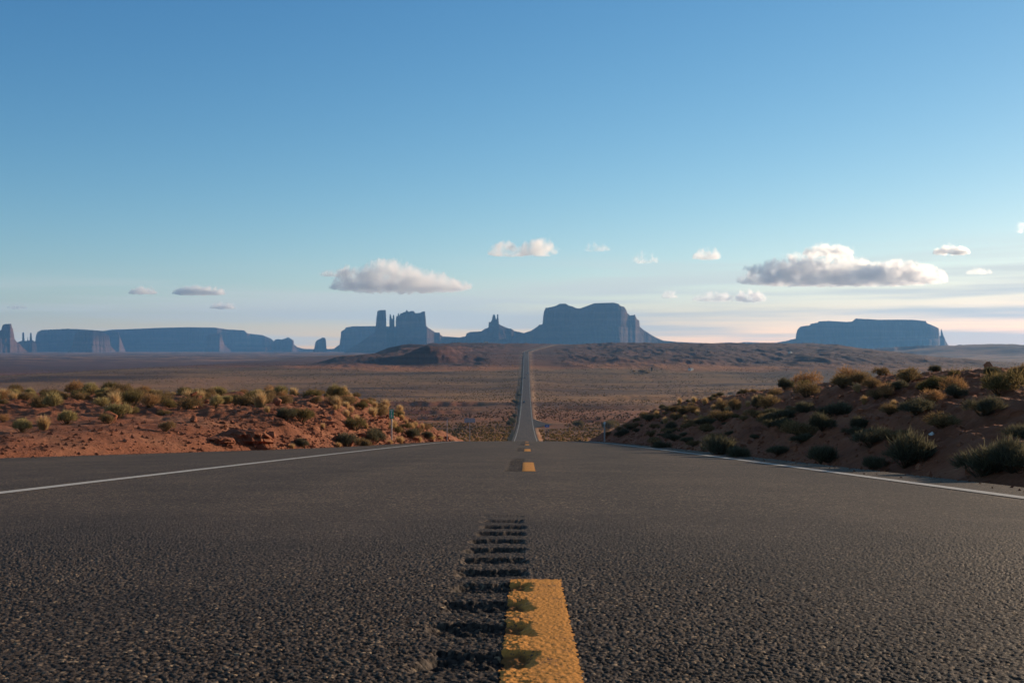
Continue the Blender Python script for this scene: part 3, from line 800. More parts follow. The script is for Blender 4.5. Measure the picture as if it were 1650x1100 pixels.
# --- shrubs one can point to, left bank
for a in [
    (108, 683, 40, 'rabbit', "pale yellow-green round bush low on the left bank above bare red soil"),
    (190, 673, 42, 'rabbit', "tall pale yellow bush in the middle of the left shrubs, beside a brown one"),
    (174, 682, 32, 'sage', "brown bush touching the left side of the tall pale yellow bush"),
    (266, 694, 32, 'sage', "lone olive-brown bush standing on bare red soil on the left bank"),
    (240, 657, 40, 'tumble', "rounded orange-tan tumbleweed just left of the dark rock pile"),
    (212, 667, 26, 'olive', "small grey-green bush right of the tall pale yellow bush"),
    (36, 696, 40, 'rabbit', "low yellow-green bush nearest the road edge at far left"),
    (70, 692, 40, 'grass', "wispy grey-tan grass clump next to the low yellow-green bush at far left"),
    (5, 680, 24, 'tumble', "small orange tumbleweed cut by the left edge of the photo"),
    (348, 655, 32, 'rabbit', "greenish bush just right of the dark rock pile"),
    (364, 650, 26, 'rabbit', "bright yellow-topped bush on the left bank's crest, right of the rock pile"),
    (380, 651, 30, 'olive', "olive bush at the right of the bright yellow-topped bush"),
    (461, 675, 40, 'joint', "dark green bush on the left bank, broad and low"),
    (486, 678, 44, 'olive', "wide olive bush right of the broad dark green one"),
    (508, 650, 24, 'sage', "dark round bush on the left bank's crest above the rubble"),
    (583, 659, 26, 'olive', "olive bush high on the stony nose of the left bank"),
    (573, 692, 42, 'olive', "big dark olive bush halfway down the stony left slope"),
    (558, 671, 20, 'grass', "blonde grass tuft just above the big dark olive bush"),
    (612, 670, 30, 'sage', "dark bush with blonde tufts round it, up left of the green sign"),
    (558, 719, 48, 'joint', "green roadside bush nearest the camera on the left verge"),
    (604, 713, 48, 'joint', "green roadside bush just left of the green sign post"),
    (662, 706, 34, 'joint', "green roadside bush just right of the green sign post"),
    (688, 707, 26, 'joint', "small green roadside bush by the tall left marker post"),
    (488, 720, 30, 'joint', "small low green bush at the foot of the broken red ledge"),
    (760, 711, 30, 'grass', "tan rounded grass clump at the crest below the sign seen from behind"),
]: plant_px(*a, None, 1.0)
for x, y, w in [(604, 657, 15), (621, 662, 14), (644, 665, 18), (667, 669, 13), (670, 687, 11), (648, 676, 12), (598, 664, 12), (654, 683, 11), (632, 655, 11), (540, 660, 12), (566, 664, 14), (630, 690, 12), (590, 690, 12), (681, 690, 11), (598, 700, 12), (520, 690, 12), (430, 665, 16), (660, 660, 12)]:
    plant_px(x, y, w * 1.25, 'grass', "small blonde grass tuft on the stony nose of the left bank", "blonde tufts on the left bank")
for x, y, w in [(578, 719, 30), (644, 714, 26), (695, 709, 22), (545, 721, 20), (628, 716, 18), (675, 711, 18), (710, 709, 14), (470, 722, 18)]:
    plant_px(x, y, w * 1.1, 'grass', "tan dry grass clump on the left road verge", "dry grass along the left verge", .7)
# --- right hill
for a in [
    (1301, 639, 46, 'sage', "dark rounded bush at the left end of the right hill's crest"),
    (1358, 624, 42, 'sage', "dark flat-topped bush on the right hill's crest, left of a pale tuft"),
    (1381, 631, 24, 'grass', "pale sunlit tuft on the right hill's crest, left of the orange bush"),
    (1403, 625, 34, 'sage', "brown bush between the pale tuft and the orange bush on the right crest"),
    (1428, 640, 40, 'tumble', "sunlit orange bush leaning left on the right hill's crest"),
    (1460, 617, 48, 'sage', "low dark hedge-like bush behind the orange bush on the right crest"),
    (1490, 632, 36, 'olive', "dark bush in front of the tallest bush on the right hill"),
    (1514, 626, 44, 'olive', "tallest spiky bush on the right hill's crest"),
    (1541, 637, 56, 'tumble', "large rounded brown-tan bush right of the tallest spiky bush"),
    (1505, 649, 40, 'tumble', "tan bush low in front of the large rounded brown-tan bush"),
    (1434, 667, 34, 'sage', "sparse brown bush below the orange bush on the right slope"),
    (1385, 693, 44, 'joint', "dark green bush midway down the right slope, left of a flat stone slab"),
    (1326, 692, 52, 'joint', "wide dark bush with pale tips midway up the right slope"),
    (1286, 702, 32, 'joint', "dark bush left of the wide pale-tipped bush on the right slope"),
    (1240, 688, 46, 'joint', "blackish round bush high on the left part of the right slope"),
    (1610, 636, 84, 'olive', "big sprawling bush at the right edge of the photo, sunlit on top"),
    (1640, 612, 50, 'sage', "highest dark bush at the right edge of the photo"),
    (1584, 668, 64, 'joint', "dark green bush below the big sprawling one at the right edge"),
    (1330, 748, 66, 'joint', "dark green roadside bush on the right verge, left of the largest two"),
    (1459, 752, 110, 'joint', "long dark grey-green roadside bush on the right verge"),
    (1638, 758, 100, 'joint', "dark bush at the road edge in the lower right corner of the verge"),
    (1408, 757, 50, 'joint', "small bush filling the gap left of the long grey-green roadside bush"),
    (1067, 725, 34, 'joint', "first low bush on the right verge past the marker post"),
    (1156, 738, 76, 'joint', "broad dark bush on the right verge, far half of the slope's foot"),
    (1188, 742, 50, 'joint', "bush growing into the right side of the broad dark verge bush"),
    (1100, 667, 24, 'sage', "left one of two round bushes on the far end of the right hill"),
    (1117, 665, 24, 'sage', "right one of two round bushes on the far end of the right hill"),
    (1088, 676, 22, 'sage', "low bush under the two round bushes on the far end of the right hill"),
]: plant_px(*a, None, 1.0)
g = plant_px(1582, 767, 135, 'joint', "largest grey-green roadside bush with pale dry flower stalks, lower right", None, .75)
if g:
    def fn(k):
        th = RNG.uniform(0, 6.28); b = np.array([.1 * math.cos(th) + .05, .1 * math.sin(th) - .3, .1]); tp = b + np.array([.12 * math.cos(th), .1 * math.sin(th), .66 + RNG.uniform(-.12, .08)])
        return b, (b + tp) / 2, tp, .007, (.5, .36, .18)
    V, F, C = blades(9, fn)
    me = mesh_np('dry_stalk', V, F, False); cattr(me, 'Col', C); me.materials.append(M_PLANT)
    obj('dry_stalk', me, None, g)
for x, y, w in [(1081, 648, 12), (1058, 670, 11), (1072, 682, 13), (1118, 648, 12), (1136, 651, 14), (1189, 660, 15), (1219, 651, 18), (1172, 665, 13), (1104, 676, 10), (1124, 668, 11), (1062, 650, 10), (1150, 660, 11), (1205, 655, 12), (1242, 645, 12), (1130, 676, 10), (1095, 650, 11), (1160, 650, 12), (1393, 650, 16), (1440, 655, 14), (1326, 672, 15), (1230, 655, 11)]:
    plant_px(x, y, w * 1.4, 'grass', "small sunlit blonde grass tuft on the right hill", "blonde tufts on the right hill")

def scatter(n, xr, yr, kinds, wr, label, group, ok=None, mind=.6, hs=1.0):
    made = 0; tries = 0
    while made < n and tries < n * 30:
        tries += 1
        y = math.sqrt(random.uniform(yr[0] ** 2, yr[1] ** 2)); x = random.uniform(*xr) if ok is None else random.uniform(*xr)
        px = 848 + FPX * x / y
        if not (-60 < px < 1710): continue
        if ok and not ok(x, y): continue
        w = random.uniform(*wr)
        if any((x - a) ** 2 + (y - b) ** 2 < (mind * .5 * (w + c)) ** 2 for a, b, c in plants[-260:]): continue
        plant_at((x, y, ground(x, y)), w, random.choice(kinds), label, group, hs * random.uniform(.8, 1.15)); made += 1
scatter(270, (-46, -8.5), (30, 74), ['sage', 'sage', 'olive', 'rabbit', 'sage', 'tumble', 'grass', 'grass'], (.4, 1.05),
        "desert shrub among many on the top of the left bank", "shrubs on top of the left bank", lambda x, y: -x > 8.5 + (y < 38) * 3.0)
scatter(22, (-9.5, -5.2), (34, 78), ['sage', 'olive', 'grass', 'grass'], (.35, .9),
        "small dry plant between the stones of the left slope", "small plants on the left slope")
scatter(55, (11.5, 40), (26, 80), ['sage', 'olive', 'tumble', 'sage'], (.6, 1.5),
        "desert shrub among others on the flat top of the right hill", "shrubs on top of the right hill", lambda x, y: x > 12.2 and y > 24 + .9 * x)
scatter(85, (4.9, 12), (11, 70), ['joint', 'sage', 'joint', 'sage', 'olive'], (.2, .75),
        "small shaded plant on the right slope", "small plants on the right slope")

scatter(40, (4.7, 6.4), (8.5, 42), ['joint', 'joint', 'sage'], (.3, .85),
        "low grey-green shrub in the row along the right road verge", "low shrubs along the right verge", mind=.45, hs=.68)

# bushes standing out in the valley
for x, y, w, lb in [(930, 672, 20, "dark round bush in the valley right of the road"), (982, 678, 30, "larger dark bush in the valley behind the right marker post")]:
    d = ray(x, y); p = Vector((d.x, d.y, 0)) / d.y * (560 if x < 950 else 520); p.z = ground(p.x, p.y)
    plant_at(p, w * p.y / FPX, 'olive', lb, None, .8)
for x, Y, w in [(824, 610, 5.5), (826, 640, 5), (828, 690, 4.5), (822, 590, 5), (831, 880, 6), (829, 900, 5), (836, 1000, 5)]:
    X = float(tx(x)) * Y
    plant_at((X, Y, ground(X, Y)), w, 'joint', "dark tall bush beside the left edge of the road down in the valley", "dark bushes along the valley road", .9)
for px, Y, w in [(1035, 1460, 12), (1020, 1470, 7), (1042, 1450, 8)]:
    X = float(tx(px)) * Y
    plant_at((X, Y, ground(X, Y)), w, 'sage', "low dark clump of trees on the pale far plain right of the road", "dark clumps on the far plain", .6)

# scrub of the valley floor: nobody could count it
def scrub(n):
    Y = np.exp(RNG.uniform(math.log(110), math.log(2300), n * 4))
    keep = RNG.uniform(0, 1, n * 4) < np.clip((Y / 800), .30, 1) ** .8
    Y = Y[keep][:n]; n = len(Y)
    X = RNG.uniform(-.56, .56, n) * Y
    ok = (X < -6.5) | (X > 6.0); ok &= ~((X > 0) & (X < 20) & (Y > 515) & (Y < 655))
    dens = 1.5 * fbm(X / 70, Y / 60, 71, 4) + .16 + .5 * (np.abs(X) < 30)
    ok &= RNG.uniform(-.5, .6, n) < dens
    X, Y = X[ok], Y[ok]; n = len(X)
    Z = height(X, Y)
    size = RNG.uniform(.28, .85, n) * (1 + .45 * smooth(Y, 200, 420) * (1 - .5 * smooth(Y, 600, 900)))
    k = 7
    tt = np.arange(k) * 2 * math.pi / k
    a = tt[None] + RNG.uniform(0, 6, n)[:, None]
    j1 = RNG.uniform(.7, 1.25, (n, k)); j2 = RNG.uniform(.45, .95, (n, k)); hz = RNG.uniform(.25, .5, (n, k))
    s = size[:, None]
    ring0 = np.stack([X[:, None] + s * .62 * j1 * np.cos(a), Y[:, None] + s * .62 * j1 * np.sin(a), Z[:, None] - .12 * s + 0 * a], -1)
    ring1 = np.stack([X[:, None] + s * .66 * j2 * np.cos(a + .3), Y[:, None] + s * .66 * j2 * np.sin(a + .3), Z[:, None] + s * hz * 1.1], -1)
    top = np.stack([X + .1 * size, Y, Z + size * RNG.uniform(.5, .85, n)], -1)[:, None]
    V = np.concatenate([ring0, ring1, top], 1)
    q = np.arange(k); q1 = (q + 1) % k
    tri = np.concatenate([np.stack([q, q1, q1 + k], -1), np.stack([q, q1 + k, q + k], -1), np.stack([q + k, q1 + k, np.full(k, 2 * k)], -1)])
    F = (np.arange(n)[:, None, None] * (2 * k + 1) + tri[None]).reshape(-1, 3)
    pal = np.array([(.38, .235, .095), (.29, .18, .076), (.21, .138, .060), (.135, .098, .048), (.47, .30, .12)])
    reg = pn(X / 90, Y / 90, 73) + .45 * (np.abs(X) < 26) * (Y < 800)
    pick = np.clip((RNG.normal(1.0, 1.0, n) - reg * 2.2).round(), 0, 4).astype(int)
    C = pal[pick] * RNG.uniform(.75, 1.25, n)[:, None]
    C = C * belt(X, Y)
    C = np.repeat(C[:, None], 2 * k + 1, 1) * RNG.uniform(.8, 1.2, (n, 2 * k + 1, 1))
    me = mesh_np("valley_scrub", V.reshape(-1, 3), F, False); cattr(me, 'Col', C.reshape(-1, 3))
    return obj("valley_scrub", me, M_PLANT)
tag(scrub(105000), "low tan and olive desert scrub covering the valley floor", "scrub", None, 'stuff')

# ------------------------------------------------------------------ rocks
def rock_mesh(seed, flat=1.0, n=10):
    rr = np.random.default_rng(seed)
    bm = bmesh.new()
    p = rr.normal(size=(n, 3)); p /= np.linalg.norm(p, axis=1)[:, None]; p *= rr.uniform(.75, 1.1, (n, 1))
    p = p * np.array([1, rr.uniform(.6, .9), flat * rr.uniform(.5, .75)])
    vs = [bm.verts.new(q * .5) for q in p]
    r = bmesh.ops.convex_hull(bm, input=vs)
    for v in [v for v in bm.verts if not v.link_faces]: bm.verts.remove(v)
    bmesh.ops.bevel(bm, geom=list(bm.edges), offset=.025, segments=1, affect='EDGES')
    bmesh.ops.recalc_face_normals(bm, faces=bm.faces)
    me = bpy.data.meshes.new("rock"); bm.to_mesh(me); bm.free(); me.materials.append(M_ROCK)
    return me
ROCKS = [rock_mesh(s) for s in range(8)]
def rock_at(x, y, size, label, group, name="rock", dz=.0):
    o = bpy.data.objects.new(name, random.choice(ROCKS)); COL.objects.link(o)
    o.location = (x, y, ground(x, y) + size * .12 + dz)
    o.rotation_euler = (random.uniform(-.5, .5), random.uniform(-.5, .5), random.uniform(0, 6.28))
    o.scale = (size * random.uniform(.8, 1.3), size * random.uniform(.8, 1.2), size * random.uniform(.7, 1.1))
    tag(o, label, "rock", group); return o
for k in range(165):
    y = random.uniform(26, 76); el = float(e_left(y))
    x = el - .25 - abs(random.gauss(0, 1)) * 1.9
    rock_at(x, y, .14 + .50 * random.random() ** 1.8, "broken red sandstone block among the rubble of the left slope", "rubble on the left slope")
for k in range(80):
    y = random.uniform(9, 74)
    x = 4.6 + random.random() * 7.5
    if not (-20 < 848 + FPX * x / y < 1680): continue
    rock_at(x, y, .08 + .26 * random.random() ** 2.2, "shaded dark red stone on the right slope", "stones on the right slope")
for k in range(36):
    y = random.uniform(19, 34); x = float(e_left(y)) - random.uniform(.2, 9)
    rock_at(x, y, .05 + .10 * random.random() ** 2, "small red stone lying on the bare soil of the left bank", "small stones on the bare left soil")
p = at(316, 658)
for (dx, dz, s), lb in zip([(-.62, .0, .5), (-.2, .0, .6), (.28, .0, .6), (-.42, .36, .5), (.02, .36, .56), (-.16, .68, .44), (.62, 0, .42), (.4, .33, .36)],
                           ["left foot rock", "middle foot rock", "right foot rock", "left upper rock", "central upper rock", "topmost rock", "outlying right rock", "small right upper rock"]):
    o = rock_at(p.x + dx * .8, p.y + random.uniform(-.15, .1), s, lb + " of the dark rock pile on the left bank", "dark rock pile on the left bank", "boulder", dz * .8)
p = at(1408, 655)
o = rock_at(p.x, p.y, 1.0, "flat grey-red stone slab lying below the orange bush on the right slope", None, "stone_slab"); o.scale = (1.25, .9, .30); o.rotation_euler = (0, -.33, .15); o.location.z -= .12
p = at(1500, 701)
o = rock_at(p.x, p.y, .13, "small whitish stone alone on the right slope", None, "pale_stone"); o.data = o.data.copy(); o.data.materials.clear(); o.data.materials.append(plain("pale_quartz", (.6, .6, .6)))

# broken ledge at the foot of the left bank
def ledge(name, px, py, w, h, dpt, rz, label):
    p = at(px, py)
    n = 26; rr = np.random.default_rng(int(px))
    u = np.linspace(-.5, .5, n); prof = []
    secs = [(-.02, -.25), (.06, .10), (-.05, .35), (.04, .55), (-.02, .8), (.10, .95), (.35, 1.0), (1.0, .95)]
    V = []
    for i, a in enumerate(u):
        e_ = (1 - abs(2 * a) ** 3)
        for (dy, z) in secs:
            q = .16 * pn(np.array(a * 9), np.array(z * 4.0), int(px)) + .07 * pn(np.array(a * 30), np.array(z * 9.0), int(px) + 1)
            V.append((a * w + .1 * float(q), (dy + float(q) + .5 * (1 - e_)) * dpt, max(z, -.3) * h * (.35 + .65 * e_) * (1 + .5 * float(q))))
    me = mesh_np(name, np.array(V), grid_faces(n, len(secs), flip=True), False)
    o = obj(name, me, M_ROCK); o.location = p; o.rotation_euler = (0, 0, rz)
    tag(o, label, "rock ledge"); return o
ledge("sandstone_ledge", 400, 719, 1.5, .40, .9, .45, "dark undercut red ledge at the road edge, larger of two on the left bank")
ledge("sandstone_ledge", 350, 716, .9, .16, .6, .3, "lower red ledge just left of the larger undercut ledge")
# loose gravel along the pavement edges
def gravel(n):
    y = RNG.uniform(8, 62, n); s = RNG.uniform(0, 1, n) < .62
    x = np.where(s, e_left(y) - np.abs(RNG.normal(0, 1.6, n)) - .05, e_right(y) + np.abs(RNG.normal(0, 2.2, n)) + .05)
    z = height(x, y); sz = .015 + .055 * RNG.uniform(0, 1, n) ** 3
    q = RNG.uniform(0, 1, n) < .16                     # some of it has rolled onto the pavement
    xe = np.where(s, e_left(y) + .7 * RNG.uniform(0, 1, n) ** 2.5, e_right(y) - .5 * RNG.uniform(0, 1, n) ** 2.5)
    x = np.where(q, xe, x); z = np.where(q, road_z(x, y) + .004, z); sz = np.where(q, np.minimum(sz * .5, .014), sz)
    base = np.array([(1, 0, 0), (-.5, .8, 0), (-.5, -.8, 0), (.1, .1, .8), (0, 0, -.5)])
    J = RNG.uniform(.6, 1.4, (n, 5, 3)); V = base[None] * J * sz[:, None, None] + np.stack([x, y, z], -1)[:, None]
    F = np.array([(0, 1, 3), (1, 2, 3), (2, 0, 3), (1, 0, 4), (2, 1, 4), (0, 2, 4)])
    F = (np.arange(n)[:, None, None] * 5 + F[None]).reshape(-1, 3)
    return obj("gravel", mesh_np("gravel", V.reshape(-1, 3), F, False), M_ROCK)
def rubble(n, right=False, nm="stone_rubble"):
    y = RNG.uniform(27, 76, n); x = e_left(y) - .15 - np.abs(RNG.normal(0, 1.9, n)) * smooth(y, 20, 34)
    if right: y = RNG.uniform(9, 72, n); x = e_right(y) + .3 + RNG.uniform(0, 7.5, n)
    z = height(x, y); sz = .045 + .13 * RNG.uniform(0, 1, n) ** 2.5
    base = np.array([(.9, .5, 0), (-.9, .55, .05), (-.8, -.6, -.05), (.85, -.5, 0), (.5, .35, .55), (-.5, .3, .65), (-.45, -.35, .5), (.55, -.3, .6)])
    J = RNG.uniform(.55, 1.35, (n, 8, 3)); a = RNG.uniform(0, 6.28, n); ca, sa = np.cos(a)[:, None], np.sin(a)[:, None]
    B = base[None] * J; B = np.stack([B[..., 0] * ca - B[..., 1] * sa, B[..., 0] * sa + B[..., 1] * ca, B[..., 2] - .1], -1)
    V = B * sz[:, None, None] * .7 + np.stack([x, y, z], -1)[:, None]
    F = np.array([(0, 1, 5, 4), (1, 2, 6, 5), (2, 3, 7, 6), (3, 0, 4, 7), (4, 5, 6, 7)])
    F = (np.arange(n)[:, None, None] * 8 + F[None]).reshape(-1, 4)
    return obj(nm, mesh_np(nm, V.reshape(-1, 3), F, False), M_ROCK)
tag(rubble(2600), "small broken red stones covering the left slope", "rubble", None, 'stuff')
tag(rubble(2200, True), "small dark stones scattered over the right slope", "rubble", None, 'stuff')
tag(gravel(9000), "loose red gravel strewn along both road edges", "gravel", None, 'stuff')

# ------------------------------------------------------------------ signs and posts
def bm_obj(name, build, mat, parent=None):
    bm = bmesh.new(); build(bm)
    bmesh.ops.recalc_face_normals(bm, faces=bm.faces)
    me = bpy.data.meshes.new(name); bm.to_mesh(me); bm.free()
    return obj(name, me, mat, parent)
def box(bm, x0, x1, y0, y1, z0, z1, bev=0):
    r = bmesh.ops.create_cube(bm, size=1)
    for v in r['verts']:
        v.co = Vector((x0 + (v.co.x + .5) * (x1 - x0), y0 + (v.co.y + .5) * (y1 - y0), z0 + (v.co.z + .5) * (z1 - z0)))
    if bev:
        ed = {e for v in r['verts'] for e in v.link_edges}
        bmesh.ops.bevel(bm, geom=list(ed), offset=bev, segments=2, affect='EDGES')
def uchannel(bm, h, w=.06):
    box(bm, -w / 2, w / 2, 0, .006, -.4, h); box(bm, -w / 2, -w / 2 + .006, .006, .035, -.4, h); box(bm, w / 2 - .006, w / 2, .006, .035, -.4, h)
def plate(bm, w, h, z, y=-.012, t=.006, rad=.035):
    pts = []
    for cx, cz, a0 in ((w / 2 - rad, h / 2 - rad, 0), (-w / 2 + rad, h / 2 - rad, 90), (-w / 2 + rad, -h / 2 + rad, 180), (w / 2 - rad, -h / 2 + rad, 270)):
        for k in range(5):
            a = R(a0 + 22.5 * k); pts.append((cx + rad * math.cos(a), cz + rad * math.sin(a)))
    f = [bm.verts.new((x, y, z + zz)) for x, zz in pts]; b = [bm.verts.new((x, y + t, z + zz)) for x, zz in pts]
    bm.faces.new(f); bm.faces.new(b[::-1]); n = len(f)
    for i in range(n): bm.faces.new((f[i], b[i], b[(i + 1) % n], f[(i + 1) % n]))
def text_obj(name, s, size, loc, mat, parent, width=None):
    cu = bpy.data.curves.new(name, 'FONT'); cu.body = s; cu.size = size; cu.align_x = 'CENTER'; cu.align_y = 'CENTER'; cu.extrude = .001; cu.offset = .008 * size / .2
    o = bpy.data.objects.new(name, cu); COL.objects.link(o)
    dg = bpy.context.evaluated_depsgraph_get()
    me = bpy.data.meshes.new_from_object(o.evaluated_get(dg)); bpy.data.objects.remove(o)
    me.materials.clear(); me.materials.append(mat)
    m = obj(name, me, mat, parent); m.location = loc; m.rotation_euler = (math.pi / 2, 0, 0)
    return m
def at_y(px, Y):
    x = float(tx(px)) * Y
    return Vector((x, Y, ground(x, Y)))
def zpy(py, Y): return EYE + (560 - py) / FPX * Y

p = at_y(631, 46)
s = empty("mile_marker_sign", p, R(-6)); tag(s, "small green mile marker sign on a thin post on the left verge", "road sign")
ht = zpy(659, 46) - p.z
bm_obj("post", lambda bm: uchannel(bm, ht - .05, .05), M_STEEL, s)
bm_obj("sign_panel", lambda bm: plate(bm, .19, .40, ht - .20, -.012, .006, .02), M_GREEN, s)
text_obj("mile_lettering", "MILE", .062, (0, -.0135, ht - .055), M_SWHITE, s)
text_obj("mile_number", "1", .15, (0, -.0135, ht - .155), M_SWHITE, s)
text_obj("mile_number", "3", .15, (0, -.0135, ht - .30), M_SWHITE, s)

p = at_y(720.5, 74); p.z = ground(p.x, p.y)
s = empty("marker_post", p); tag(s, "slim grey marker post on the left edge at the crest", "marker post")
ht = zpy(676, 74) - p.z
bm_obj("post", lambda bm: uchannel(bm, ht, .065), M_STEEL, s)
bm_obj("reflector", lambda bm: plate(bm, .07, .12, ht - .09, -.008, .006, .02), M_SWHITE, s)
p = at_y(974, 60)
s = empty("marker_post", p); tag(s, "grey marker post with a white cap on the right edge at the crest", "marker post")
ht = zpy(679.5, 60) - p.z
bm_obj("post", lambda bm: uchannel(bm, ht, .075), M_STEEL, s)
bm_obj("reflector", lambda bm: plate(bm, .11, .13, ht - .05, -.012, .008, .03), M_SWHITE, s)

p = at_y(757, 135)
s = empty("road_sign", p); tag(s, "grey backs of two joined sign panels on one post left of the road", "road sign")
ht = zpy(673.5, 135) - p.z
bm_obj("post", lambda bm: uchannel(bm, ht, .07), M_STEEL, s)
for dx in (-.345, .345):
    q = bm_obj("sign_panel", lambda bm: plate(bm, .66, .52, ht - .27, -.02), M_ALU, s); q.location = (dx, 0, 0)
    bm_obj("brace", lambda bm: box(bm, -.3, .3, -.028, -.0205, ht - .29, ht - .25), M_STEEL, q)

Yb = 360
p = at_y(881.5, Yb)
s = empty("service_sign", p); tag(s, "small blue sign with a white symbol beside the turn-off down the slope", "road sign")
ht = max(zpy(684, Yb) - p.z, 1.5)
bm_obj("sign_panel", lambda bm: plate(bm, 1.45, .80, ht - .40), M_BLUE, s)
for dx in (-.4, .4):
    q = bm_obj("post", lambda bm: uchannel(bm, ht - .02, .08), M_STEEL, s); q.location = (dx, 0, 0)
def sym(bm):
    box(bm, -.30, .05, -.016, -.0125, ht - .46, ht - .38); box(bm, -.1, .30, -.016, -.0125, ht - .34, ht - .26); box(bm, -.30, .3, -.016, -.0125, ht - .58, ht - .52)
bm_obj("symbol", sym, M_SWHITE, s)

# ------------------------------------------------------------------ vehicles
def car(x, y, rz, paint, label, tall=1.0):
    c = empty("car", (x, y, float(road_z(np.array([x]), np.array([y]))[0]) + .02), rz); tag(c, label, "car", "vehicles on the far road")
    def body(bm):
        prof = [(-2.25, .35), (-2.3, .75), (-2.2, .95), (-1.2, 1.02), (1.35, .98), (2.15, .88), (2.3, .65), (2.25, .35)]
        a = [bm.verts.new((-.88, yy, zz)) for yy, zz in prof]; b = [bm.verts.new((.88, yy, zz)) for yy, zz in prof]
        bm.faces.new(a); bm.faces.new(b[::-1]); n = len(a)
        for i in range(n): bm.faces.new((a[i], b[i], b[(i + 1) % n], a[(i + 1) % n]))
        bmesh.ops.bevel(bm, geom=list(bm.edges), offset=.05, segments=2, affect='EDGES')
    bm_obj("body", body, paint, c)
    h = 1.52 * tall
    def frust(bm, y0, y1, t0, t1, z0, z1, w0, w1):
        lo = [bm.verts.new(q) for q in ((-w0, y0, z0), (w0, y0, z0), (w0, y1, z0), (-w0, y1, z0))]
        up = [bm.verts.new(q) for q in ((-w1, t0, z1), (w1, t0, z1), (w1, t1, z1), (-w1, t1, z1))]
        bm.faces.new(lo[::-1]); bm.faces.new(up)
        for i in range(4): bm.faces.new((lo[i], lo[(i + 1) % 4], up[(i + 1) % 4], up[i]))
    bm_obj("window", lambda bm: frust(bm, -2.0, 1.15, -1.6, .45, .96, h - .06, .80, .66), M_GLASS, c)
    bm_obj("roof", lambda bm: frust(bm, -1.66, .5, -1.55, .35, h - .06, h, .68, .62), paint, c)
    for sx in (-.8, .8):
        for yy in (-1.4, 1.45):
            def wheel(bm, r=.33):
                bmesh.ops.create_cone(bm, cap_ends=True, segments=20, radius1=r, radius2=r, depth=.2)
                for v in bm.verts: v.co = Vector((v.co.z, v.co.x, v.co.y))
            w = bm_obj("wheel", wheel, M_TYRE, c); w.location = (sx, yy, .33)
            def rim(bm):
                bmesh.ops.create_cone(bm, cap_ends=True, segments=16, radius1=.2, radius2=.2, depth=.21)
                for v in bm.verts: v.co = Vector((v.co.z, v.co.x, v.co.y))
            bm_obj("rim", rim, M_STEEL, w)
    for sx in (-.62, .62):
        bm_obj("headlight", lambda bm: box(bm, sx - .16, sx + .16, 2.2, 2.33, .68, .84, .02), M_LAMP, c)
    return c
car(-1.9, 872, math.pi, M_CDARK, "dark car coming uphill in the left lane, nearest of the far vehicles")
car(-1.9, 1300, math.pi, M_CDARK, "tiny dark car in the left lane, middle of the far vehicles")
car(1.6, 1400, 0, M_CWHITE, "tiny pale car driving away in the right lane, farthest of the vehicles", 1.15)

# small houses far off
def house(px, Y, w, d, h, rz, label, mat=M_WALL):
    p = at_y(px, Y)
    c = empty("house", p, rz); tag(c, label, "house")
    def wall(bm): box(bm, -w / 2, w / 2, -d / 2, d / 2, -1.5, h)
    bm_obj("wall", wall, mat, c)
    def roof(bm):
        o = .4
        a = [bm.verts.new(q) for q in ((-w / 2 - o, -d / 2 - o, h), (w / 2 + o, -d / 2 - o, h), (w / 2 + o, d / 2 + o, h), (-w / 2 - o, d / 2 + o, h))]
        r = [bm.verts.new((-w / 2 - o, 0, h + d * .24)), bm.verts.new((w / 2 + o, 0, h + d * .24))]
        bm.faces.new(a[::-1]); bm.faces.new((a[0], a[1], r[1], r[0])); bm.faces.new((a[2], a[3], r[0], r[1])); bm.faces.new((a[1], a[2], r[1])); bm.faces.new((a[3], a[0], r[0]))
    rr = bm_obj("roof", roof, M_ROOF, c); rr.location.z = .02
    bm_obj("door", lambda bm: box(bm, -.5, .5, -d / 2 - .06, -d / 2 + .02, -.2, 2.0), M_GLASS, c)
    for sx in (-w * .3, w * .3):
        bm_obj("window", lambda bm: box(bm, sx - .6, sx + .6, -d / 2 - .05, -d / 2 + .02, 1.0, 2.1), M_GLASS, c)
    return c
house(1113, 1500, 6, 4.5, 3.0, .9, "little white house on the far plain, right of the dark clumps")
house(783, 2520, 9, 6, 3.2, .5, "tiny house on the skyline of the bench left of the road")
house(1273, 2000, 7, 5, 2.8, .9, "tiny pale house below the scarp on the right plain")
p = at_y(1050, 1470)
t = empty("dark_tree", p); tag(t, "narrow dark tree standing alone on the far pale plain", "tree")
def trunk(bm):
    bmesh.ops.create_cone(bm, cap_ends=True, segments=8, radius1=.25, radius2=.1, depth=3)
    for v in bm.verts: v.co.z += 1.3
bm_obj("trunk", trunk, plain("bark", (.08, .05, .035)), t)
def fn(k):
    th = RNG.uniform(0, 6.28); z = RNG.uniform(1.0, 6.0); r = 1.2 * math.sin((z - .6) / 5.6 * 3.14) ** .7 * RNG.uniform(.2, 1)
    b = np.array([r * math.cos(th), r * math.sin(th), z]); tp = b + RNG.normal(size=3) * .3 + np.array([0, 0, .3])
    return b, (b + tp) / 2, tp, .25, np.array((.045, .05, .03)) * RNG.uniform(.7, 1.3)
V, F, C = blades(420, fn)
me = mesh_np('crown', V, F, False); cattr(me, 'Col', C); obj('crown', me, M_PLANT, t)

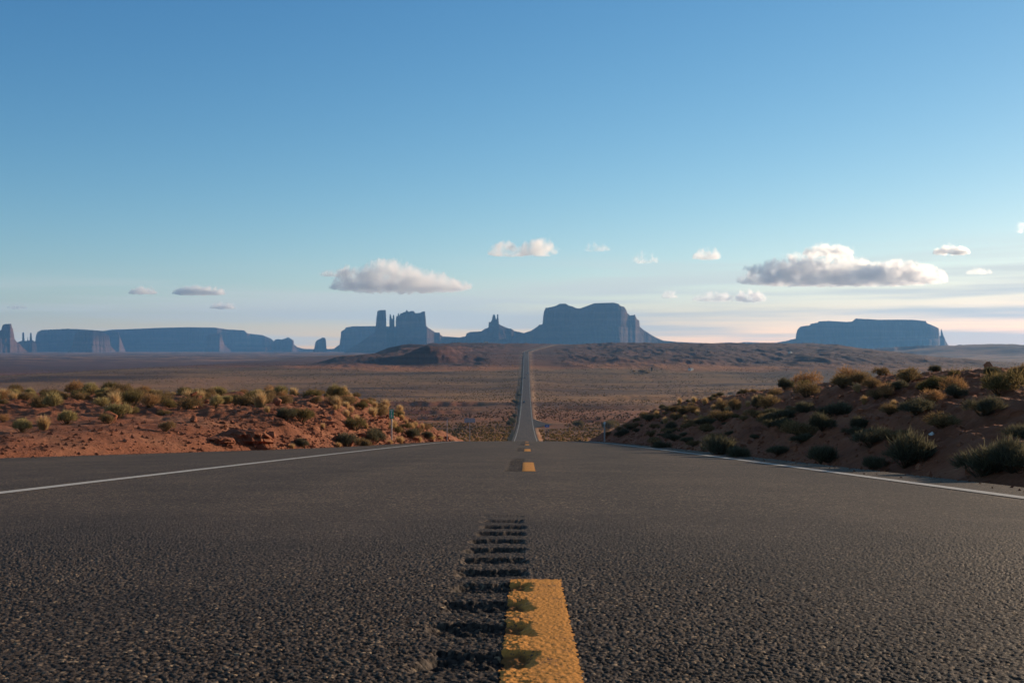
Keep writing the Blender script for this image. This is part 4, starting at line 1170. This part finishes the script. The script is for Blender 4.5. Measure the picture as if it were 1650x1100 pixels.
# ------------------------------------------------------------------ clouds (real volumes above and beyond the haze)
def cloud_mat(name, dens, sc, lo, hi):
    m = bpy.data.materials.new(name); m.use_nodes = True; nt = m.node_tree; nt.nodes.clear()
    out = N(nt, 'ShaderNodeOutputMaterial'); v = N(nt, 'ShaderNodeVolumePrincipled')
    v.inputs['Color'].default_value = (1, 1, 1, 1); v.inputs['Anisotropy'].default_value = .62
    g = N(nt, 'ShaderNodeNewGeometry')
    n = noise(nt, sc, 4, .6, g.outputs['Position'])
    mr = N(nt, 'ShaderNodeMapRange', interpolation_type='SMOOTHSTEP'); mr.inputs['From Min'].default_value = lo; mr.inputs['From Max'].default_value = hi
    mr.inputs['To Max'].default_value = dens
    nt.links.new(n.outputs['Fac'], mr.inputs['Value']); nt.links.new(mr.outputs[0], v.inputs['Density'])
    nt.links.new(v.outputs[0], out.inputs['Volume'])
    m.cycles.volume_step_rate = .16
    return m
M_CLOUD = cloud_mat("cumulus_vapour", .0125, .0070, .44, .60)
M_WISP = cloud_mat("wisp_vapour", .0130, .012, .41, .60)
M_SMALL = cloud_mat("small_cumulus_vapour", .0300, .009, .38, .56)
M_FAINT = cloud_mat("faint_vapour", .0075, .012, .44, .64)
def cloud(label, D, x0, x1, base, prof, depth, mat, seed, drop=.12, rag=.75, group=None):
    """prof: (px, py) of the upper outline"""
    s = D / FPX; cx = (x0 + x1) / 2
    nu, nv = 200, 80
    u = np.linspace(x0, x1, nu); tz = (base - np.interp(u, [q[0] for q in prof], [q[1] for q in prof])) * s
    tz = tz * .9; uu = (u - cx) / ((x1 - x0) / 2)
    endt = np.clip(1 - np.abs(uu) ** 3, 0, 1) ** .5
    half = depth * (.25 + .75 * endt) * (1 - np.abs(uu) ** 8)
    v = np.sin(np.linspace(-1, 1, nv) * math.pi / 2)
    X = np.repeat((tx(u) * D)[None], nv, 0); Y = v[:, None] * half[None]
    sh = np.sqrt(np.clip(1 - v ** 2, 0, 1))[:, None]
    L_ = 26 * s * rag
    bil = 1 - 1.6 * np.abs(fbm(X / L_ / 1.1, Y / L_, seed, 4)) ; fine = fbm(X / (L_ * .28), Y / (L_ * .28), seed + 3, 4)
    top = tz[None] * sh * (.55 + .72 * bil) + 4.2 * s * fine * sh * np.minimum(1, tz[None] / (4 * s) + .25)
    bot = -(drop * tz.max() * endt[None] ** 1.5 * sh * (1 + .9 * fbm(X / (L_ * .6), Y / (L_ * .6), seed + 8, 4)))
    top = np.maximum(top, bot + .02 * s)
    edge = np.zeros_like(top, bool); edge[0] = edge[-1] = True; edge[:, 0] = edge[:, -1] = True
    m_ = (top + bot) / 2
    top = np.where(edge, 0, top); bot = np.where(edge, 0, bot)
    wob = 2.5 * s * fbm(X / (L_ * .5), Y / (L_ * .5), seed + 12, 3)
    X2 = X + np.where(edge, 0, wob * .6)
    zc = EYE + (560 - base) * s
    Vt = np.stack([X2, Y, top], -1).reshape(-1, 3); Vb = np.stack([X2, Y, bot], -1).reshape(-1, 3)
    x_c = float(tx(cx)) * D
    V = np.concatenate([Vt, Vb]) - np.array([x_c, 0, 0])
    F = np.concatenate([grid_faces(nv, nu), grid_faces(nv, nu, len(Vt), True)])
    me = mesh_np("cloud", V, F); o = obj("cloud", me, mat); o.location = (x_c, D, zc)
    tag(o, label, "cloud", group); return o
cloud("large puffy cumulus with a grey base above the castle-shaped butte", 12500, 528, 762, 464,
      [(528, 461), (545, 436), (560, 430), (575, 432), (590, 428), (605, 421), (630, 418), (655, 424), (668, 431), (690, 436), (715, 440), (722, 444), (735, 450), (762, 456)], 520, M_CLOUD, 5, .16)
cloud("broad dark-based cumulus with a bright rim above the right-hand mesa", 12000, 1184, 1530, 455,
      [(1184, 448), (1200, 432), (1230, 424), (1260, 414), (1290, 411), (1340, 411), (1375, 416), (1400, 424), (1430, 421), (1450, 419), (1475, 426), (1500, 429), (1530, 441)], 640, M_CLOUD, 9, .12)
cloud("small white puff resting on top of the broad dark-based cumulus", 12800, 1292, 1378, 410, [(1292, 405), (1310, 396), (1330, 391), (1350, 396), (1378, 400)], 240, M_WISP, 12)
cloud("two-lobed white cloud high over the road's end", 12500, 784, 906, 410,
      [(784, 404), (800, 391), (820, 390), (835, 397), (845, 391), (870, 386), (885, 386), (906, 404)], 260, M_CLOUD, 15, .1)
for lb, x0, x1, b, t, m_, sd in [
    ("thin grey wisp trailing off the upper left end of the large puffy cumulus", 512, 572, 444, 433, M_WISP, 41),
    ("thin white cloud left of the right-hand cumulus, longer of the two low ones", 1114, 1186, 484, 469, M_WISP, 21),
    ("short white cloud just under the left end of the broad dark-based cumulus", 1182, 1236, 484, 467, M_SMALL, 22),
    ("tiny round white cloud above the massive butte's right slope", 1066, 1093, 479, 466, M_SMALL, 23),
    ("small ragged cloud alone in the blue, up left of the broad cumulus", 1114, 1164, 416, 399, M_WISP, 24),
    ("tiny faint wisp right of the two-lobed cloud", 940, 984, 403, 389, M_FAINT, 25),
    ("faint wisp left of the small ragged cloud", 1016, 1062, 422, 405, M_FAINT, 26),
    ("small bright cloud at right above the broad cumulus's tail", 1502, 1564, 409, 396, M_SMALL, 27),
    ("little pale cloud at right below the small bright one", 1556, 1600, 441, 430, M_FAINT, 28),
    ("small flat cloud at left, left one of a pair", 206, 254, 472, 462, M_SMALL, 29),
    ("long flat cloud at left, right one of a pair", 276, 366, 473, 460, M_SMALL, 30),
    ("tiny low cloud beneath the pair of flat clouds at left", 336, 380, 496, 487, M_SMALL, 31),
    ("thin pinkish cloud sliver at the far left edge", 10, 46, 496, 489, M_WISP, 32),
    ("wispy cloud cut by the right edge of the photo", 1634, 1682, 373, 356, M_FAINT, 33)]:
    w = x1 - x0
    cloud(lb, 13500, x0, x1, b, [(x0, b - .25 * (b - t)), (x0 + .2 * w, b - .75 * (b - t)), (x0 + .45 * w, t), (x0 + .62 * w, t + .25 * (b - t)), (x0 + .78 * w, t + .1 * (b - t)), (x1, b - .2 * (b - t))], w * 2.0, m_, sd, .18, .38)

# ------------------------------------------------------------------ haze
HX, HZ0, HZ1 = 13600, -80, 430
def hz(bm): box(bm, -HX, HX, -HX, HX, HZ0, HZ1)
mh = bpy.data.materials.new("haze_air"); mh.use_nodes = True; nt = mh.node_tree; nt.nodes.clear()
out = N(nt, 'ShaderNodeOutputMaterial'); v = N(nt, 'ShaderNodeVolumePrincipled')
v.inputs['Color'].default_value = (.19, .50, 1.0, 1); v.inputs['Density'].default_value = 5.2e-5; v.inputs['Anisotropy'].default_value = .25
nt.links.new(v.outputs[0], out.inputs['Volume'])
tag(bm_obj("haze", hz, mh), "thin blue haze over the valley", "haze", None, 'stuff')
